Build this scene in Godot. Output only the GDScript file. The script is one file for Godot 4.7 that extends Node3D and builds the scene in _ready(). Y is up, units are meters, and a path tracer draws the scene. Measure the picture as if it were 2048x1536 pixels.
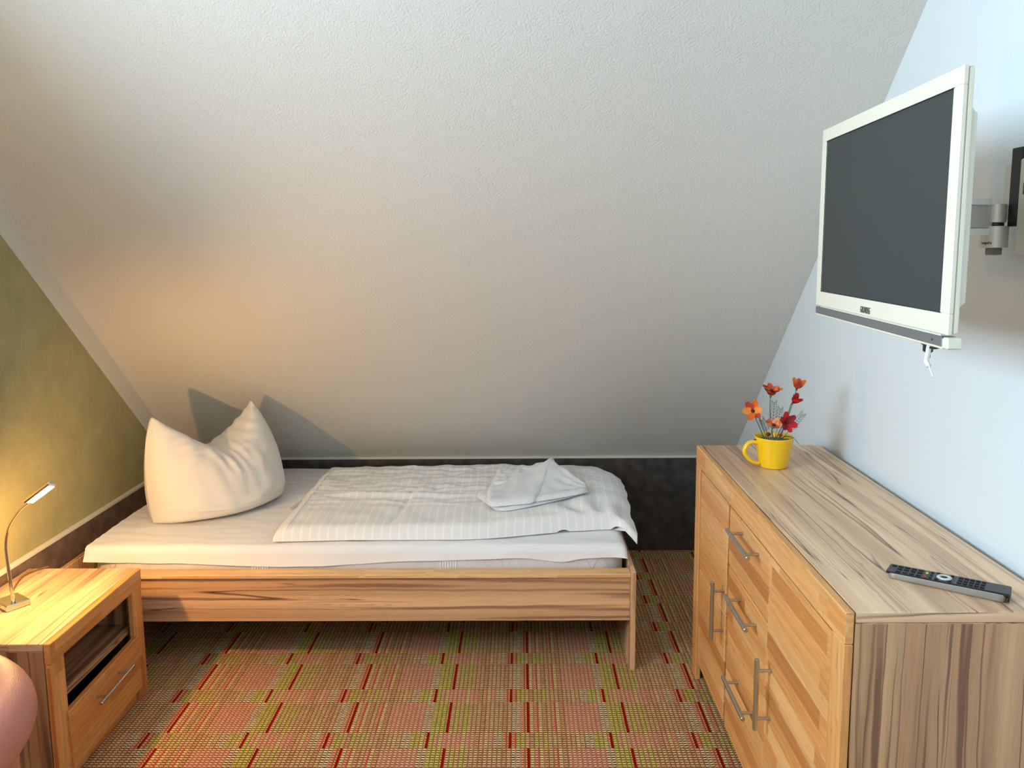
extends Node3D
# A small attic hotel room. World: x to the right, y up, z towards the camera; D below is the depth away from the camera (z = -D).

const F_PX := 1591.8
const PRINCIPAL_Y := 704.94
const H_CAM := 1.5
const XL := -1.6833      # left gable wall
const XR := 1.0366       # right gable wall
const D_FAR := 3.8244    # knee wall behind the bed
const D_NEAR := -2.2     # wall behind the camera
const H_KNEE := 0.4847
const SLOPE := 43.9
const H_TOP := 2.4
const H_CAB := 0.8225
const H_STAND := 0.4419

var M := {}
var used := {}
var rng := RandomNumberGenerator.new()


func V(x: float, h: float, d: float) -> Vector3:
	return Vector3(x, h, -d)


# ------------------------------------------------------------------ nodes
func numbered(called: String) -> String:
	var n: int = used.get(called, 0)
	used[called] = n + 1
	return called if n == 0 else "%s_%03d" % [called, n]


func thing(called: String, label: String, category: String, at := Vector3.ZERO, group := "") -> Node3D:
	var o := Node3D.new()
	o.name = numbered(called)
	add_child(o, true)
	o.position = at
	o.set_meta("label", label)
	o.set_meta("category", category)
	if group:
		o.set_meta("group", group)
	return o


# mesh given in world coordinates under a parent whose origin is wherever it is
func part(called: String, st: SurfaceTool, mat: Material, parent: Node3D, world := true) -> MeshInstance3D:
	var o := MeshInstance3D.new()
	o.name = called
	o.mesh = st.commit()
	o.material_override = mat
	parent.add_child(o, true)
	if world and parent != self:
		o.transform = parent.global_transform.affine_inverse()
	return o


func solo(called: String, st: SurfaceTool, mat: Material, label: String, category: String, group := "") -> MeshInstance3D:
	var o := part(numbered(called), st, mat, self)
	o.set_meta("label", label)
	o.set_meta("category", category)
	if group:
		o.set_meta("group", group)
	return o


func struct(called: String, st: SurfaceTool, mat: Material, label := "") -> MeshInstance3D:
	var o := part(called, st, mat, self)
	o.set_meta("kind", "structure")
	if label:
		o.set_meta("label", label)
	return o


# ------------------------------------------------------------------ mesh helpers
func mb() -> SurfaceTool:
	var st := SurfaceTool.new()
	st.begin(Mesh.PRIMITIVE_TRIANGLES)
	return st


func vert(st: SurfaceTool, p: Vector3, n: Vector3, uv: Vector2) -> void:
	st.set_normal(n)
	st.set_uv(uv)
	st.add_vertex(p)


func tri(st: SurfaceTool, a: Vector3, b: Vector3, c: Vector3, n: Vector3, ua := Vector2.ZERO, ub := Vector2.ZERO, uc := Vector2.ZERO) -> void:
	if (b - a).cross(c - a).dot(n) > 0.0:
		vert(st, a, n, ua); vert(st, c, n, uc); vert(st, b, n, ub)
	else:
		vert(st, a, n, ua); vert(st, b, n, ub); vert(st, c, n, uc)


func quad(st: SurfaceTool, a: Vector3, b: Vector3, c: Vector3, d: Vector3, n: Vector3, uv := []) -> void:
	if uv.is_empty():
		uv = [Vector2.ZERO, Vector2.ZERO, Vector2.ZERO, Vector2.ZERO]
	tri(st, a, b, c, n, uv[0], uv[1], uv[2])
	tri(st, a, c, d, n, uv[0], uv[2], uv[3])


# planar UV: grain axis -> u, another axis -> v
func wood_uv(p: Vector3, n: Vector3, grain: int, size: Vector2, off: Vector2) -> Vector2:
	var na := n.abs().max_axis_index()
	var u_axis := grain
	if na == grain:
		u_axis = (grain + 1) % 3
	var v_axis := 3 - u_axis - na
	return Vector2(p[u_axis] / size.x + off.x, p[v_axis] / size.y + off.y)


# chamfered box between two corners
func cbox(st: SurfaceTool, a: Vector3, b: Vector3, bev := 0.0015, grain := 0, off := Vector2.ZERO, size := Vector2(1.4, 0.7)) -> void:
	var lo := Vector3(minf(a.x, b.x), minf(a.y, b.y), minf(a.z, b.z))
	var hi := Vector3(maxf(a.x, b.x), maxf(a.y, b.y), maxf(a.z, b.z))
	var c := (lo + hi) / 2.0
	var e := (hi - lo) / 2.0
	bev = minf(bev, 0.45 * minf(e.x, minf(e.y, e.z)))
	var P := func(sx: float, sy: float, sz: float, flat_axis: int) -> Vector3:
		var s := Vector3(sx, sy, sz)
		var q := Vector3.ZERO
		for k in 3:
			q[k] = c[k] + s[k] * (e[k] - (0.0 if k == flat_axis else bev))
		return q
	var emit := func(pts: Array, n: Vector3) -> void:
		var uv := []
		for p in pts:
			uv.append(wood_uv(p, n, grain, size, off))
		if pts.size() == 4:
			quad(st, pts[0], pts[1], pts[2], pts[3], n, uv)
		else:
			tri(st, pts[0], pts[1], pts[2], n, uv[0], uv[1], uv[2])
	for ax in 3:
		for sg in [-1.0, 1.0]:
			var n := Vector3.ZERO
			n[ax] = sg
			var pts := []
			for k in [[-1, -1], [1, -1], [1, 1], [-1, 1]]:
				var s := Vector3.ZERO
				s[ax] = sg; s[(ax + 1) % 3] = k[0]; s[(ax + 2) % 3] = k[1]
				pts.append(P.call(s.x, s.y, s.z, ax))
			emit.call(pts, n)
	if bev <= 0.0:
		return
	for ax in 3:
		var b1 := (ax + 1) % 3
		var c1 := (ax + 2) % 3
		for s1 in [-1.0, 1.0]:
			for s2 in [-1.0, 1.0]:
				var s := Vector3.ZERO
				var n := Vector3.ZERO
				n[b1] = s1; n[c1] = s2
				n = n.normalized() + Vector3(1, 1, 1) * 0.0
				s[b1] = s1; s[c1] = s2
				var sa := s; sa[ax] = -1.0
				var sb := s; sb[ax] = 1.0
				emit.call([P.call(sa.x, sa.y, sa.z, b1), P.call(sb.x, sb.y, sb.z, b1), P.call(sb.x, sb.y, sb.z, c1), P.call(sa.x, sa.y, sa.z, c1)], n)
	for sx in [-1.0, 1.0]:
		for sy in [-1.0, 1.0]:
			for sz in [-1.0, 1.0]:
				emit.call([P.call(sx, sy, sz, 0), P.call(sx, sy, sz, 1), P.call(sx, sy, sz, 2)], Vector3(sx, sy, sz).normalized())


# prism: a convex polygon [Vector2(D, h)] between two x
func prism_x(st: SurfaceTool, poly: Array, x0: float, x1: float) -> void:
	var mid := Vector2.ZERO
	for p in poly:
		mid += p
	mid /= poly.size()
	for i in poly.size():
		var p: Vector2 = poly[i]
		var q: Vector2 = poly[(i + 1) % poly.size()]
		var n2 := Vector2(q.y - p.y, p.x - q.x).normalized()
		if n2.dot((p + q) / 2.0 - mid) < 0.0:
			n2 = -n2
		var l := (q - p).length()
		quad(st, V(x0, p.y, p.x), V(x1, p.y, p.x), V(x1, q.y, q.x), V(x0, q.y, q.x), V(0, n2.y, n2.x), [Vector2(x0, 0), Vector2(x1, 0), Vector2(x1, l), Vector2(x0, l)])
		for x in [x0, x1]:
			tri(st, V(x, mid.y, mid.x), V(x, p.y, p.x), V(x, q.y, q.x), Vector3(signf(x - (x0 + x1) / 2.0), 0, 0), mid, p, q)


# a smooth surface over a grid; hint = outward side of an open sheet, ZERO for a closed body
func surf(st: SurfaceTool, nu: int, nv: int, fn: Callable, wrap_u := false, wrap_v := false, hint := Vector3.ZERO, uvs := Vector2.ONE) -> void:
	var P := PackedVector3Array()
	var N := PackedVector3Array()
	P.resize((nu + 1) * (nv + 1))
	N.resize(P.size())
	var mid := Vector3.ZERO
	for i in nu + 1:
		for j in nv + 1:
			var p: Vector3 = fn.call(float(i) / nu, float(j) / nv)
			P[i * (nv + 1) + j] = p
			mid += p / P.size()
	var out := 0.0
	for i in nu:
		for j in nv:
			var k := i * (nv + 1) + j
			var n := (P[k + nv + 2] - P[k]).cross(P[k + 1] - P[k + nv + 1])
			for q in [k, k + 1, k + nv + 1, k + nv + 2]:
				N[q] += n
			out += n.dot(hint) if hint != Vector3.ZERO else n.dot((P[k] + P[k + nv + 2]) / 2.0 - mid)
	if wrap_u:
		for j in nv + 1:
			var n := N[j] + N[nu * (nv + 1) + j]
			N[j] = n; N[nu * (nv + 1) + j] = n
	if wrap_v:
		for i in nu + 1:
			var n := N[i * (nv + 1)] + N[i * (nv + 1) + nv]
			N[i * (nv + 1)] = n; N[i * (nv + 1) + nv] = n
	var sg := 1.0 if out >= 0.0 else -1.0
	for k in N.size():
		N[k] = (N[k] * sg).normalized() if N[k].length() > 1e-14 else ((P[k] - mid).normalized() if hint == Vector3.ZERO else hint)
	for i in nu:
		for j in nv:
			var k := i * (nv + 1) + j
			var q := [k, k + 1, k + nv + 2, k + nv + 1]
			if sg < 0.0:
				q = [k, k + nv + 1, k + nv + 2, k + 1]
			for m in [0, 1, 2, 0, 2, 3]:
				var w: int = q[m]
				vert(st, P[w], N[w], Vector2(float(w / (nv + 1)) / nu * uvs.x, float(w % (nv + 1)) / nv * uvs.y))


# profile of (radius, height) turned about the y axis at a point
func lathe(st: SurfaceTool, prof: Array, at: Vector3, seg := 40) -> void:
	var n := prof.size() - 1
	surf(st, n, seg, func(u: float, v: float) -> Vector3:
		var p: Vector2 = prof[roundi(u * n)]
		var a := v * TAU
		return at + Vector3(p.x * cos(a), p.y, p.x * sin(a)), false, true)


func tube(st: SurfaceTool, pts: Array, r: float, seg := 10, r_end := -1.0, caps := true) -> void:
	var n := pts.size() - 1
	var fr := []
	var up := Vector3.UP
	for i in n + 1:
		var t: Vector3 = (pts[mini(i + 1, n)] - pts[maxi(i - 1, 0)]).normalized()
		if i == 0:
			up = t.cross(Vector3(0.31, 0.2, 0.93)).normalized()
			if up.length() < 0.5:
				up = t.cross(Vector3.UP).normalized()
		up = (up - t * up.dot(t)).normalized()
		fr.append([up, t.cross(up)])
	var e := 2 if caps else 0
	surf(st, n + e, seg, func(u: float, v: float) -> Vector3:
		var k := roundi(u * (n + e))
		var i := clampi(k - (1 if caps else 0), 0, n)
		var rr := r if r_end < 0.0 else lerpf(r, r_end, float(i) / n)
		if caps and (k == 0 or k == n + 2):
			rr = 0.0
		var a := v * TAU
		return pts[i] + (fr[i][0] * cos(a) + fr[i][1] * sin(a)) * rr, false, true)


func rod(st: SurfaceTool, a: Vector3, b: Vector3, r: float, seg := 16) -> void:
	var t := (b - a).normalized()
	var bev := minf(r * 0.25, 0.001)
	var u := t.cross(Vector3(0.3, 0.2, 0.9)).normalized()
	var w := t.cross(u)
	for i in seg:
		var a0 := TAU * i / seg
		var a1 := TAU * (i + 1) / seg
		var d0 := u * cos(a0) + w * sin(a0)
		var d1 := u * cos(a1) + w * sin(a1)
		for q in [[a + d0 * r + t * bev, b + d0 * r - t * bev, b + d1 * r - t * bev, a + d1 * r + t * bev]]:
			for m in [0, 1, 2, 0, 2, 3]:
				pass
			# clockwise from outside, with smooth normals
			var nn := [d0, d0, d1, d1]
			var order := [0, 1, 2, 0, 2, 3]
			if (q[1] - q[0]).cross(q[2] - q[0]).dot(d0 + d1) > 0.0:
				order = [0, 2, 1, 0, 3, 2]
			for m in order:
				vert(st, q[m], nn[m], Vector2.ZERO)
		for s in [[a, -t], [b, t]]:
			var c: Vector3 = s[0]
			var n: Vector3 = s[1]
			var r2 := r - bev
			tri(st, c, c + d0 * r2, c + d1 * r2, n)
			quad(st, c + d0 * r2, c + d1 * r2, c + d1 * r - n * bev, c + d0 * r - n * bev, (n + (d0 + d1) / 2.0).normalized())


func curve(pts: Array, n: int) -> Array:
	var c := Curve3D.new()
	for i in pts.size():
		var t: Vector3 = (pts[mini(i + 1, pts.size() - 1)] - pts[maxi(i - 1, 0)]) / 6.0
		c.add_point(pts[i], -t, t)
	var out := []
	for i in n + 1:
		out.append(c.sample_baked(c.get_baked_length() * i / n, true))
	return out


func ball(st: SurfaceTool, at: Vector3, r: Vector3, nu := 10, nv := 16) -> void:
	surf(st, nu, nv, func(u: float, v: float) -> Vector3:
		return at + Vector3(sin(u * PI) * cos(v * TAU), cos(u * PI), sin(u * PI) * sin(v * TAU)) * r, false, true)


# ------------------------------------------------------------------ textures
func fnl(sd: int, freq := 1.0, oct := 1) -> FastNoiseLite:
	var n := FastNoiseLite.new()
	n.seed = sd
	n.noise_type = FastNoiseLite.TYPE_SIMPLEX
	n.frequency = freq
	n.fractal_type = FastNoiseLite.FRACTAL_FBM if oct > 1 else FastNoiseLite.FRACTAL_NONE
	n.fractal_octaves = oct
	return n


func picture(w: int, h: int, fn: Callable) -> ImageTexture:
	var b := PackedByteArray()
	b.resize(w * h * 3)
	var k := 0
	for j in h:
		for i in w:
			var c: Color = fn.call(i, j)
			b[k] = clampi(int(c.r * 255.0), 0, 255)
			b[k + 1] = clampi(int(c.g * 255.0), 0, 255)
			b[k + 2] = clampi(int(c.b * 255.0), 0, 255)
			k += 3
	return ImageTexture.create_from_image(Image.create_from_data(w, h, false, Image.FORMAT_RGB8, b))


# long-grained veneer with dark heartwood veins: 1.4 m along the grain, 0.7 m across
func veneer_tex(sd: int, w: int, h: int, smears: float) -> ImageTexture:
	var n := fnl(sd)
	var n2 := fnl(sd + 7)
	var base := Color(0.885, 0.755, 0.62)
	var dark := Color(0.36, 0.25, 0.19)
	return picture(w, h, func(i: int, j: int) -> Color:
		var a := 1.4 * i / w
		var c := 0.7 * j / h
		# a wrap along and across so that the picture tiles
		var wob := 0.007 * n.get_noise_2d(a * 1.1, c * 3.0) + 0.0012 * n.get_noise_2d(a * 8.0, c * 9.0 + 60.0)
		var cw := c + wob
		var fibre := n.get_noise_2d(a * 9.0, cw * 420.0)
		var band := n2.get_noise_2d(a * 0.5 + 3.0, cw * 13.0)
		var tone := 1.0 + 0.035 * fibre + 0.05 * band + 0.025 * n2.get_noise_2d(a * 1.6, cw * 55.0)
		var col := base * tone
		col = col.lerp(Color(0.70, 0.55, 0.44) * tone, clampf(0.55 * n2.get_noise_2d(a * 0.4 + 9.0, cw * 9.0 + 4.0) + 0.1, 0.0, 0.5))
		var f := n.get_noise_2d(a * 0.34 + 20.0, cw * 16.0 + 5.0)
		var here := clampf(2.6 * n2.get_noise_2d(a * 1.1 + 40.0, cw * 8.0) + 0.75, 0.0, 1.0)
		var vein := exp(-pow(f / 0.042, 2.0)) * here
		var f2 := n.get_noise_2d(a * 1.0 + 70.0, cw * 42.0)
		var here2 := clampf(3.2 * n2.get_noise_2d(a * 1.9 + 80.0, cw * 6.0) - 0.75, 0.0, 1.0)
		var vein2 := exp(-pow(f2 / 0.065, 2.0)) * here2
		var haze := exp(-pow((f - 0.08) / 0.20, 2.0)) * clampf(2.2 * n2.get_noise_2d(a * 0.7 + 15.0, cw * 4.0) - 0.2, 0.0, 1.0)
		col = col.lerp(Color(0.50, 0.37, 0.30), 0.55 * haze)
		var smear := clampf(3.0 * n.get_noise_2d(a * 0.7 + 110.0, cw * 26.0) - 1.35, 0.0, 1.0) * clampf(2.0 * n2.get_noise_2d(a * 0.8 + 33.0, cw * 3.5) + 0.5, 0.0, 1.0)
		col = col.lerp(Color(0.47, 0.34, 0.28), smears * smear)
		col = col.lerp(dark, clampf(0.86 * vein + 0.75 * vein2, 0.0, 0.86))
		return col)


# edge-glued solid staves: 1.4 m along, 0.7 m across
func stave_tex(sd: int, w: int, h: int, pale := 0.0) -> ImageTexture:
	var n := fnl(sd)
	var n2 := fnl(sd + 3)
	return picture(w, h, func(i: int, j: int) -> Color:
		var a := 1.4 * i / w
		var c := 0.7 * j / h
		var row := int(c / 0.04375)
		var sh := fposmod(sin(row * 91.7 + sd) * 437.5, 1.0)
		var seg := floori(a / 0.35 + sh)
		seg = posmod(seg, 4)
		var r := fposmod(sin(row * 12.9 + seg * 78.2 + sd) * 43758.5, 1.0)
		var r2 := fposmod(sin(row * 45.3 + seg * 17.7 + sd) * 2758.5, 1.0)
		var col := Color(0.85, 0.595, 0.335).lerp(Color(0.68, 0.42, 0.21), r * r * 0.8).lerp(Color(0.91, 0.73, 0.50), 0.75 * r2 * r2)
		var o := r * 30.0
		var cw := c + 0.006 * n.get_noise_2d(a * 4.0 + o, c * 6.0)
		var g := 1.0 + 0.04 * n.get_noise_2d(a * 10.0, c * 400.0) + 0.05 * n2.get_noise_2d(a * 1.2 + o, cw * 50.0 + o)
		var fl := n2.get_noise_2d(a * 3.5 + o, cw * 34.0 + o * 2.0)
		if r2 > 0.45:
			g -= 0.14 * exp(-pow(fl / 0.06, 2.0)) * clampf(3.0 * n.get_noise_2d(a * 4.0 + 50.0, c * 10.0), 0.0, 1.0)
		return (col * g).lerp(Color(0.94, 0.80, 0.60) * g, pale))


func carpet_tex() -> Array:
	var cols := 40
	var rows := 22
	var cw := 26
	var ch := 24
	var w := cols * cw
	var h := rows * ch
	var wide := "DDGGGRTGTGTTTtTTTTtTDDrRyrytTrytPPpPPPpP"
	var narrow := "yRGpyPpPPyPPtpyPDDrRrGGTtGTGTTTtTTyTDDGG"
	var n := fnl(5, 0.35)
	var n2 := fnl(6, 0.06)
	var n3 := fnl(8, 0.9)
	var hb := PackedByteArray()
	hb.resize(w * h * 3)
	var light := {
		"D": Color(0.95, 0.83, 0.64), "G": Color(0.82, 0.80, 0.44), "R": Color(0.82, 0.80, 0.44), "T": Color(0.88, 0.75, 0.53), "t": Color(0.84, 0.68, 0.49),
		"P": Color(0.90, 0.71, 0.57), "p": Color(0.91, 0.75, 0.57), "r": Color(0.90, 0.68, 0.53), "y": Color(0.93, 0.83, 0.57),
	}
	var gap := {
		"D": Color(0.22, 0.12, 0.08), "G": Color(0.40, 0.33, 0.13), "R": Color(0.40, 0.31, 0.13), "T": Color(0.43, 0.26, 0.17), "t": Color(0.40, 0.22, 0.15),
		"P": Color(0.52, 0.30, 0.22), "p": Color(0.52, 0.28, 0.19), "r": Color(0.52, 0.23, 0.17), "y": Color(0.44, 0.30, 0.17),
	}
	var line := {
		"D": Color(0.68, 0.50, 0.36), "G": Color(0.58, 0.43, 0.22), "R": Color(0.58, 0.43, 0.22), "T": Color(0.60, 0.39, 0.27), "t": Color(0.60, 0.36, 0.25),
		"P": Color(0.71, 0.43, 0.34), "p": Color(0.68, 0.42, 0.32), "r": Color(0.68, 0.32, 0.25), "y": Color(0.68, 0.43, 0.29),
	}
	var red := Color(0.55, 0.08, 0.09)
	var tex := picture(w, h, func(i: int, j: int) -> Color:
		var jj := j + int(2.0 * n2.get_noise_2d(i, j))
		var ii := posmod(i + int(1.6 * n2.get_noise_2d(i + 300.0, j)), w)
		var row := posmod(jj / ch, rows)
		var k: String = (wide if row < 15 else narrow)[ii / cw]
		var fx := float(ii % cw) / cw
		var fy := float(posmod(jj, ch)) / ch
		var col: Color
		var z: float
		if k == "R" and fx > 0.25 and fx < 0.85:
			col = red
			z = 0.75
		elif fx > (0.56 if k in "Ppr" else 0.68):
			col = line[k]
			z = 0.55 + 0.2 * sin(fy * PI)
		elif fy < 0.55:
			col = light[k]
			z = 0.6 + 0.4 * sin(fy / 0.55 * PI)
		else:
			col = gap[k]
			z = 0.15
		var g := 1.06 + 0.26 * n.get_noise_2d(i, j) + 0.20 * n3.get_noise_2d(i, j)
		z = clampf(z + 0.15 * n.get_noise_2d(i, j), 0.0, 1.0)
		var q := (j * w + i) * 3
		var b := int(z * 255.0)
		hb[q] = b; hb[q + 1] = b; hb[q + 2] = b
		return col * g)
	return [tex, ImageTexture.create_from_image(Image.create_from_data(w, h, false, Image.FORMAT_RGB8, hb))]


func noise_tex(freq: float, size := 512, oct := 3, kind := FastNoiseLite.TYPE_SIMPLEX_SMOOTH, fractal := FastNoiseLite.FRACTAL_FBM, ramp: Gradient = null, sd := 1) -> NoiseTexture2D:
	var n := FastNoiseLite.new()
	n.seed = sd
	n.noise_type = kind
	n.frequency = freq
	n.fractal_type = fractal
	n.fractal_octaves = oct
	var t := NoiseTexture2D.new()
	t.width = size
	t.height = size
	t.seamless = true
	t.noise = n
	if ramp:
		t.color_ramp = ramp
	return t


func mat(c: Color, rough := 0.6, metal := 0.0) -> StandardMaterial3D:
	var m := StandardMaterial3D.new()
	m.albedo_color = c
	m.roughness = rough
	m.metallic = metal
	return m


func bumped(m: StandardMaterial3D, tex: Texture2D, cm: float, per_metre: float) -> StandardMaterial3D:
	m.heightmap_enabled = true
	m.heightmap_texture = tex
	m.heightmap_scale = cm
	m.uv1_scale = Vector3.ONE * per_metre
	return m


func ramp2(a: Color, b: Color) -> Gradient:
	var g := Gradient.new()
	g.set_color(0, a)
	g.set_color(1, b)
	return g


func materials() -> void:
	var rough_cast := noise_tex(0.035, 1024, 2, FastNoiseLite.TYPE_SIMPLEX_SMOOTH, FastNoiseLite.FRACTAL_RIDGED, null, 4)
	var fine := noise_tex(0.03, 512, 4, FastNoiseLite.TYPE_SIMPLEX_SMOOTH, FastNoiseLite.FRACTAL_FBM, null, 9)
	M.slope = bumped(mat(Color(0.84, 0.835, 0.81), 0.95), rough_cast, 0.11, 1.9)
	M.white_wall = bumped(mat(Color(0.84, 0.87, 0.88), 0.9), fine, 0.06, 2.0)
	M.green_wall = bumped(mat(Color(0.66, 0.635, 0.46), 0.95), fine, 0.10, 1.6)
	M.green_wall.albedo_texture = noise_tex(0.008, 512, 4, FastNoiseLite.TYPE_SIMPLEX_SMOOTH, FastNoiseLite.FRACTAL_FBM, ramp2(Color(0.92, 0.93, 0.92), Color.WHITE), 12)
	M.white_trim = mat(Color(0.84, 0.83, 0.77), 0.7)
	M.dark_board = bumped(mat(Color(1, 1, 1), 0.55), fine, 0.02, 1.0)
	M.dark_board.roughness = 0.38
	M.dark_board.uv1_scale = Vector3(2.8, 1.4, 1)
	M.dark_board.albedo_texture = noise_tex(0.012, 512, 5, FastNoiseLite.TYPE_SIMPLEX_SMOOTH, FastNoiseLite.FRACTAL_FBM, ramp2(Color(0.20, 0.18, 0.17), Color(0.35, 0.32, 0.30)), 21)
	M.lit_dark_board = M.dark_board.duplicate()  # same board, lighter and browner: lamplight put into the colour
	M.lit_dark_board.albedo_texture = noise_tex(0.012, 512, 5, FastNoiseLite.TYPE_SIMPLEX_SMOOTH, FastNoiseLite.FRACTAL_FBM, ramp2(Color(0.34, 0.28, 0.25), Color(0.50, 0.43, 0.38)), 22)
	var ct := carpet_tex()
	M.carpet = mat(Color(1, 1, 1), 1.0)
	M.carpet.metallic_specular = 0.1
	M.carpet.albedo_texture = ct[0]
	M.carpet.heightmap_enabled = true
	M.carpet.heightmap_texture = ct[1]
	M.carpet.heightmap_scale = 0.22
	var ven := veneer_tex(3, 1024, 1024, 0.25)
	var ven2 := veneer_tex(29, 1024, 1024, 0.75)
	M.veneer = mat(Color(1.0, 0.985, 0.96), 0.36)
	M.veneer.albedo_texture = ven
	M.veneer_side = mat(Color(0.86, 0.79, 0.72), 0.42)  # same veneer tinted darker: shade on the side panels put into the colour
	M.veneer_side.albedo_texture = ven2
	M.veneer_warm = mat(Color(1.0, 0.94, 0.86), 0.40)
	M.veneer_warm.albedo_texture = veneer_tex(58, 1024, 512, 0.6)
	M.stave = mat(Color(1, 1, 1), 0.42)
	M.stave.albedo_texture = stave_tex(2, 1024, 1024)
	M.stave_pale = mat(Color(0.98, 0.93, 0.88), 0.45)
	M.stave_pale.albedo_texture = M.stave.albedo_texture
	M.stave_cap = mat(Color(1, 1, 1), 0.42)
	M.stave_cap.albedo_texture = stave_tex(5, 512, 512, 0.55)
	M.gap = mat(Color(0.10, 0.07, 0.05), 0.9)
	M.carcass = mat(Color(0.33, 0.24, 0.17), 0.8)
	M.steel = mat(Color(0.74, 0.75, 0.76), 0.30, 1.0)
	M.chrome = mat(Color(0.80, 0.80, 0.80), 0.08, 1.0)
	M.alu = mat(Color(0.80, 0.79, 0.75), 0.42, 0.35)
	var weave := noise_tex(0.12, 512, 3, FastNoiseLite.TYPE_SIMPLEX_SMOOTH, FastNoiseLite.FRACTAL_FBM, null, 31)
	M.sheet = bumped(mat(Color(0.93, 0.93, 0.935), 0.9), weave, 0.02, 2.0)
	M.mattress = bumped(mat(Color(0.88, 0.86, 0.86), 0.9), weave, 0.05, 3.0)
	M.pillow = bumped(mat(Color(0.90, 0.885, 0.86), 0.9), weave, 0.03, 2.0)
	var terry := noise_tex(0.09, 512, 2, FastNoiseLite.TYPE_CELLULAR, FastNoiseLite.FRACTAL_NONE, null, 33)
	M.towel = bumped(mat(Color(0.92, 0.925, 0.935), 0.95), terry, 0.12, 2.0)
	# satin stripes running across the bed
	M.duvet = mat(Color(0.955, 0.95, 0.94), 0.85)
	M.duvet.albedo_texture = picture(512, 8, func(i: int, _j: int) -> Color:
		var f := fposmod(i / 32.0, 1.0)
		var s := 1.0 if f < 0.2 else 0.965
		return Color(s, s, s))
	M.tv_white = mat(Color(0.86, 0.845, 0.775), 0.35)
	M.tv_white.clearcoat_enabled = true
	M.tv_white.clearcoat = 0.3
	M.screen = mat(Color(0.235, 0.25, 0.25), 0.5)
	M.screen.metallic_specular = 0.25
	M.grey_plastic = mat(Color(0.40, 0.40, 0.40), 0.5)
	M.black = mat(Color(0.055, 0.055, 0.06), 0.45)
	M.remote_top = mat(Color(0.12, 0.12, 0.135), 0.35)
	M.button = mat(Color(0.045, 0.045, 0.05), 0.5)
	M.dark_print = mat(Color(0.25, 0.25, 0.25), 0.6)
	M.white_plastic = mat(Color(0.88, 0.88, 0.86), 0.5)
	M.yellow = mat(Color(0.98, 0.77, 0.07), 0.18)
	M.yellow.clearcoat_enabled = true
	M.yellow.clearcoat = 0.6
	M.yellow.clearcoat_roughness = 0.08
	M.leather = bumped(mat(Color(0.76, 0.48, 0.42), 0.5), fine, 0.05, 9.0)
	M.seam = mat(Color(0.42, 0.22, 0.19), 0.7)
	M.leaf = mat(Color(0.24, 0.34, 0.25), 0.6)
	M.stem = mat(Color(0.30, 0.40, 0.30), 0.6)
	M.foam = mat(Color(0.42, 0.48, 0.43), 0.9)


# ------------------------------------------------------------------ scene
func _ready() -> void:
	rng.seed = 77
	# camera: measured from the photograph's vanishing points
	var cam := Camera3D.new()
	cam.name = "camera"
	cam.projection = Camera3D.PROJECTION_FRUSTUM
	cam.near = 0.05
	cam.far = 60.0
	cam.size = 1536.0 / F_PX * cam.near
	cam.frustum_offset = Vector2(0.0, (PRINCIPAL_Y - 768.0) / F_PX * cam.near)
	var right := Vector3(0.99990727, -0.00803084, -0.01099827)
	var up := Vector3(0.0065277, 0.99143101, -0.13046819)
	var back := Vector3(0.01195179, 0.1303843, 0.99139149)
	cam.transform = Transform3D(Basis(right, up, back).orthonormalized(), Vector3(0, H_CAM, 0))
	add_child(cam, true)
	cam.current = true

	var env := Environment.new()
	env.background_mode = Environment.BG_SKY
	env.sky = Sky.new()
	var sm := ProceduralSkyMaterial.new()
	sm.sky_top_color = Color(0.55, 0.68, 0.90)
	sm.sky_horizon_color = Color(0.85, 0.90, 0.97)
	sm.ground_bottom_color = Color(0.35, 0.36, 0.33)
	sm.ground_horizon_color = Color(0.6, 0.62, 0.6)
	env.sky.sky_material = sm
	env.background_energy_multiplier = 1.0
	env.tonemap_mode = Environment.TONE_MAPPER_LINEAR
	env.tonemap_exposure = 1.07
	env.sdfgi_enabled = true
	env.ssao_enabled = true
	env.ssil_enabled = true
	var we := WorldEnvironment.new()
	we.name = "world"
	we.environment = env
	add_child(we, true)

	# daylight through the window in the left gable; an added fill light stands in an unseen window behind the camera
	daylight("window_daylight", V(XL - 0.36, 1.87, 0.55), Vector3(1, 0, 0), Vector2(1.2, 0.84), Color(0.82, 0.92, 1.0), 11.0)
	daylight("added_back_fill", V(-0.45, 1.85, D_NEAR + 0.03), Vector3(0, -0.2, -1), Vector2(1.2, 0.8), Color(0.97, 0.98, 1.0), 1.2)

	materials()
	room()
	bed()
	bedding()
	nightstand()
	lamp()
	sideboard()
	mug_and_flowers()
	remote()
	tv()
	wall_mount()
	armchair()


func daylight(called: String, at: Vector3, towards: Vector3, size: Vector2, c: Color, e: float) -> void:
	var l := AreaLight3D.new()
	l.name = called
	l.area_size = size
	l.light_color = c
	l.light_energy = e
	l.area_normalize_energy = true
	l.shadow_enabled = true
	l.area_range = 12.0
	add_child(l, true)
	l.look_at_from_position(at, at + towards, Vector3.UP)


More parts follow.
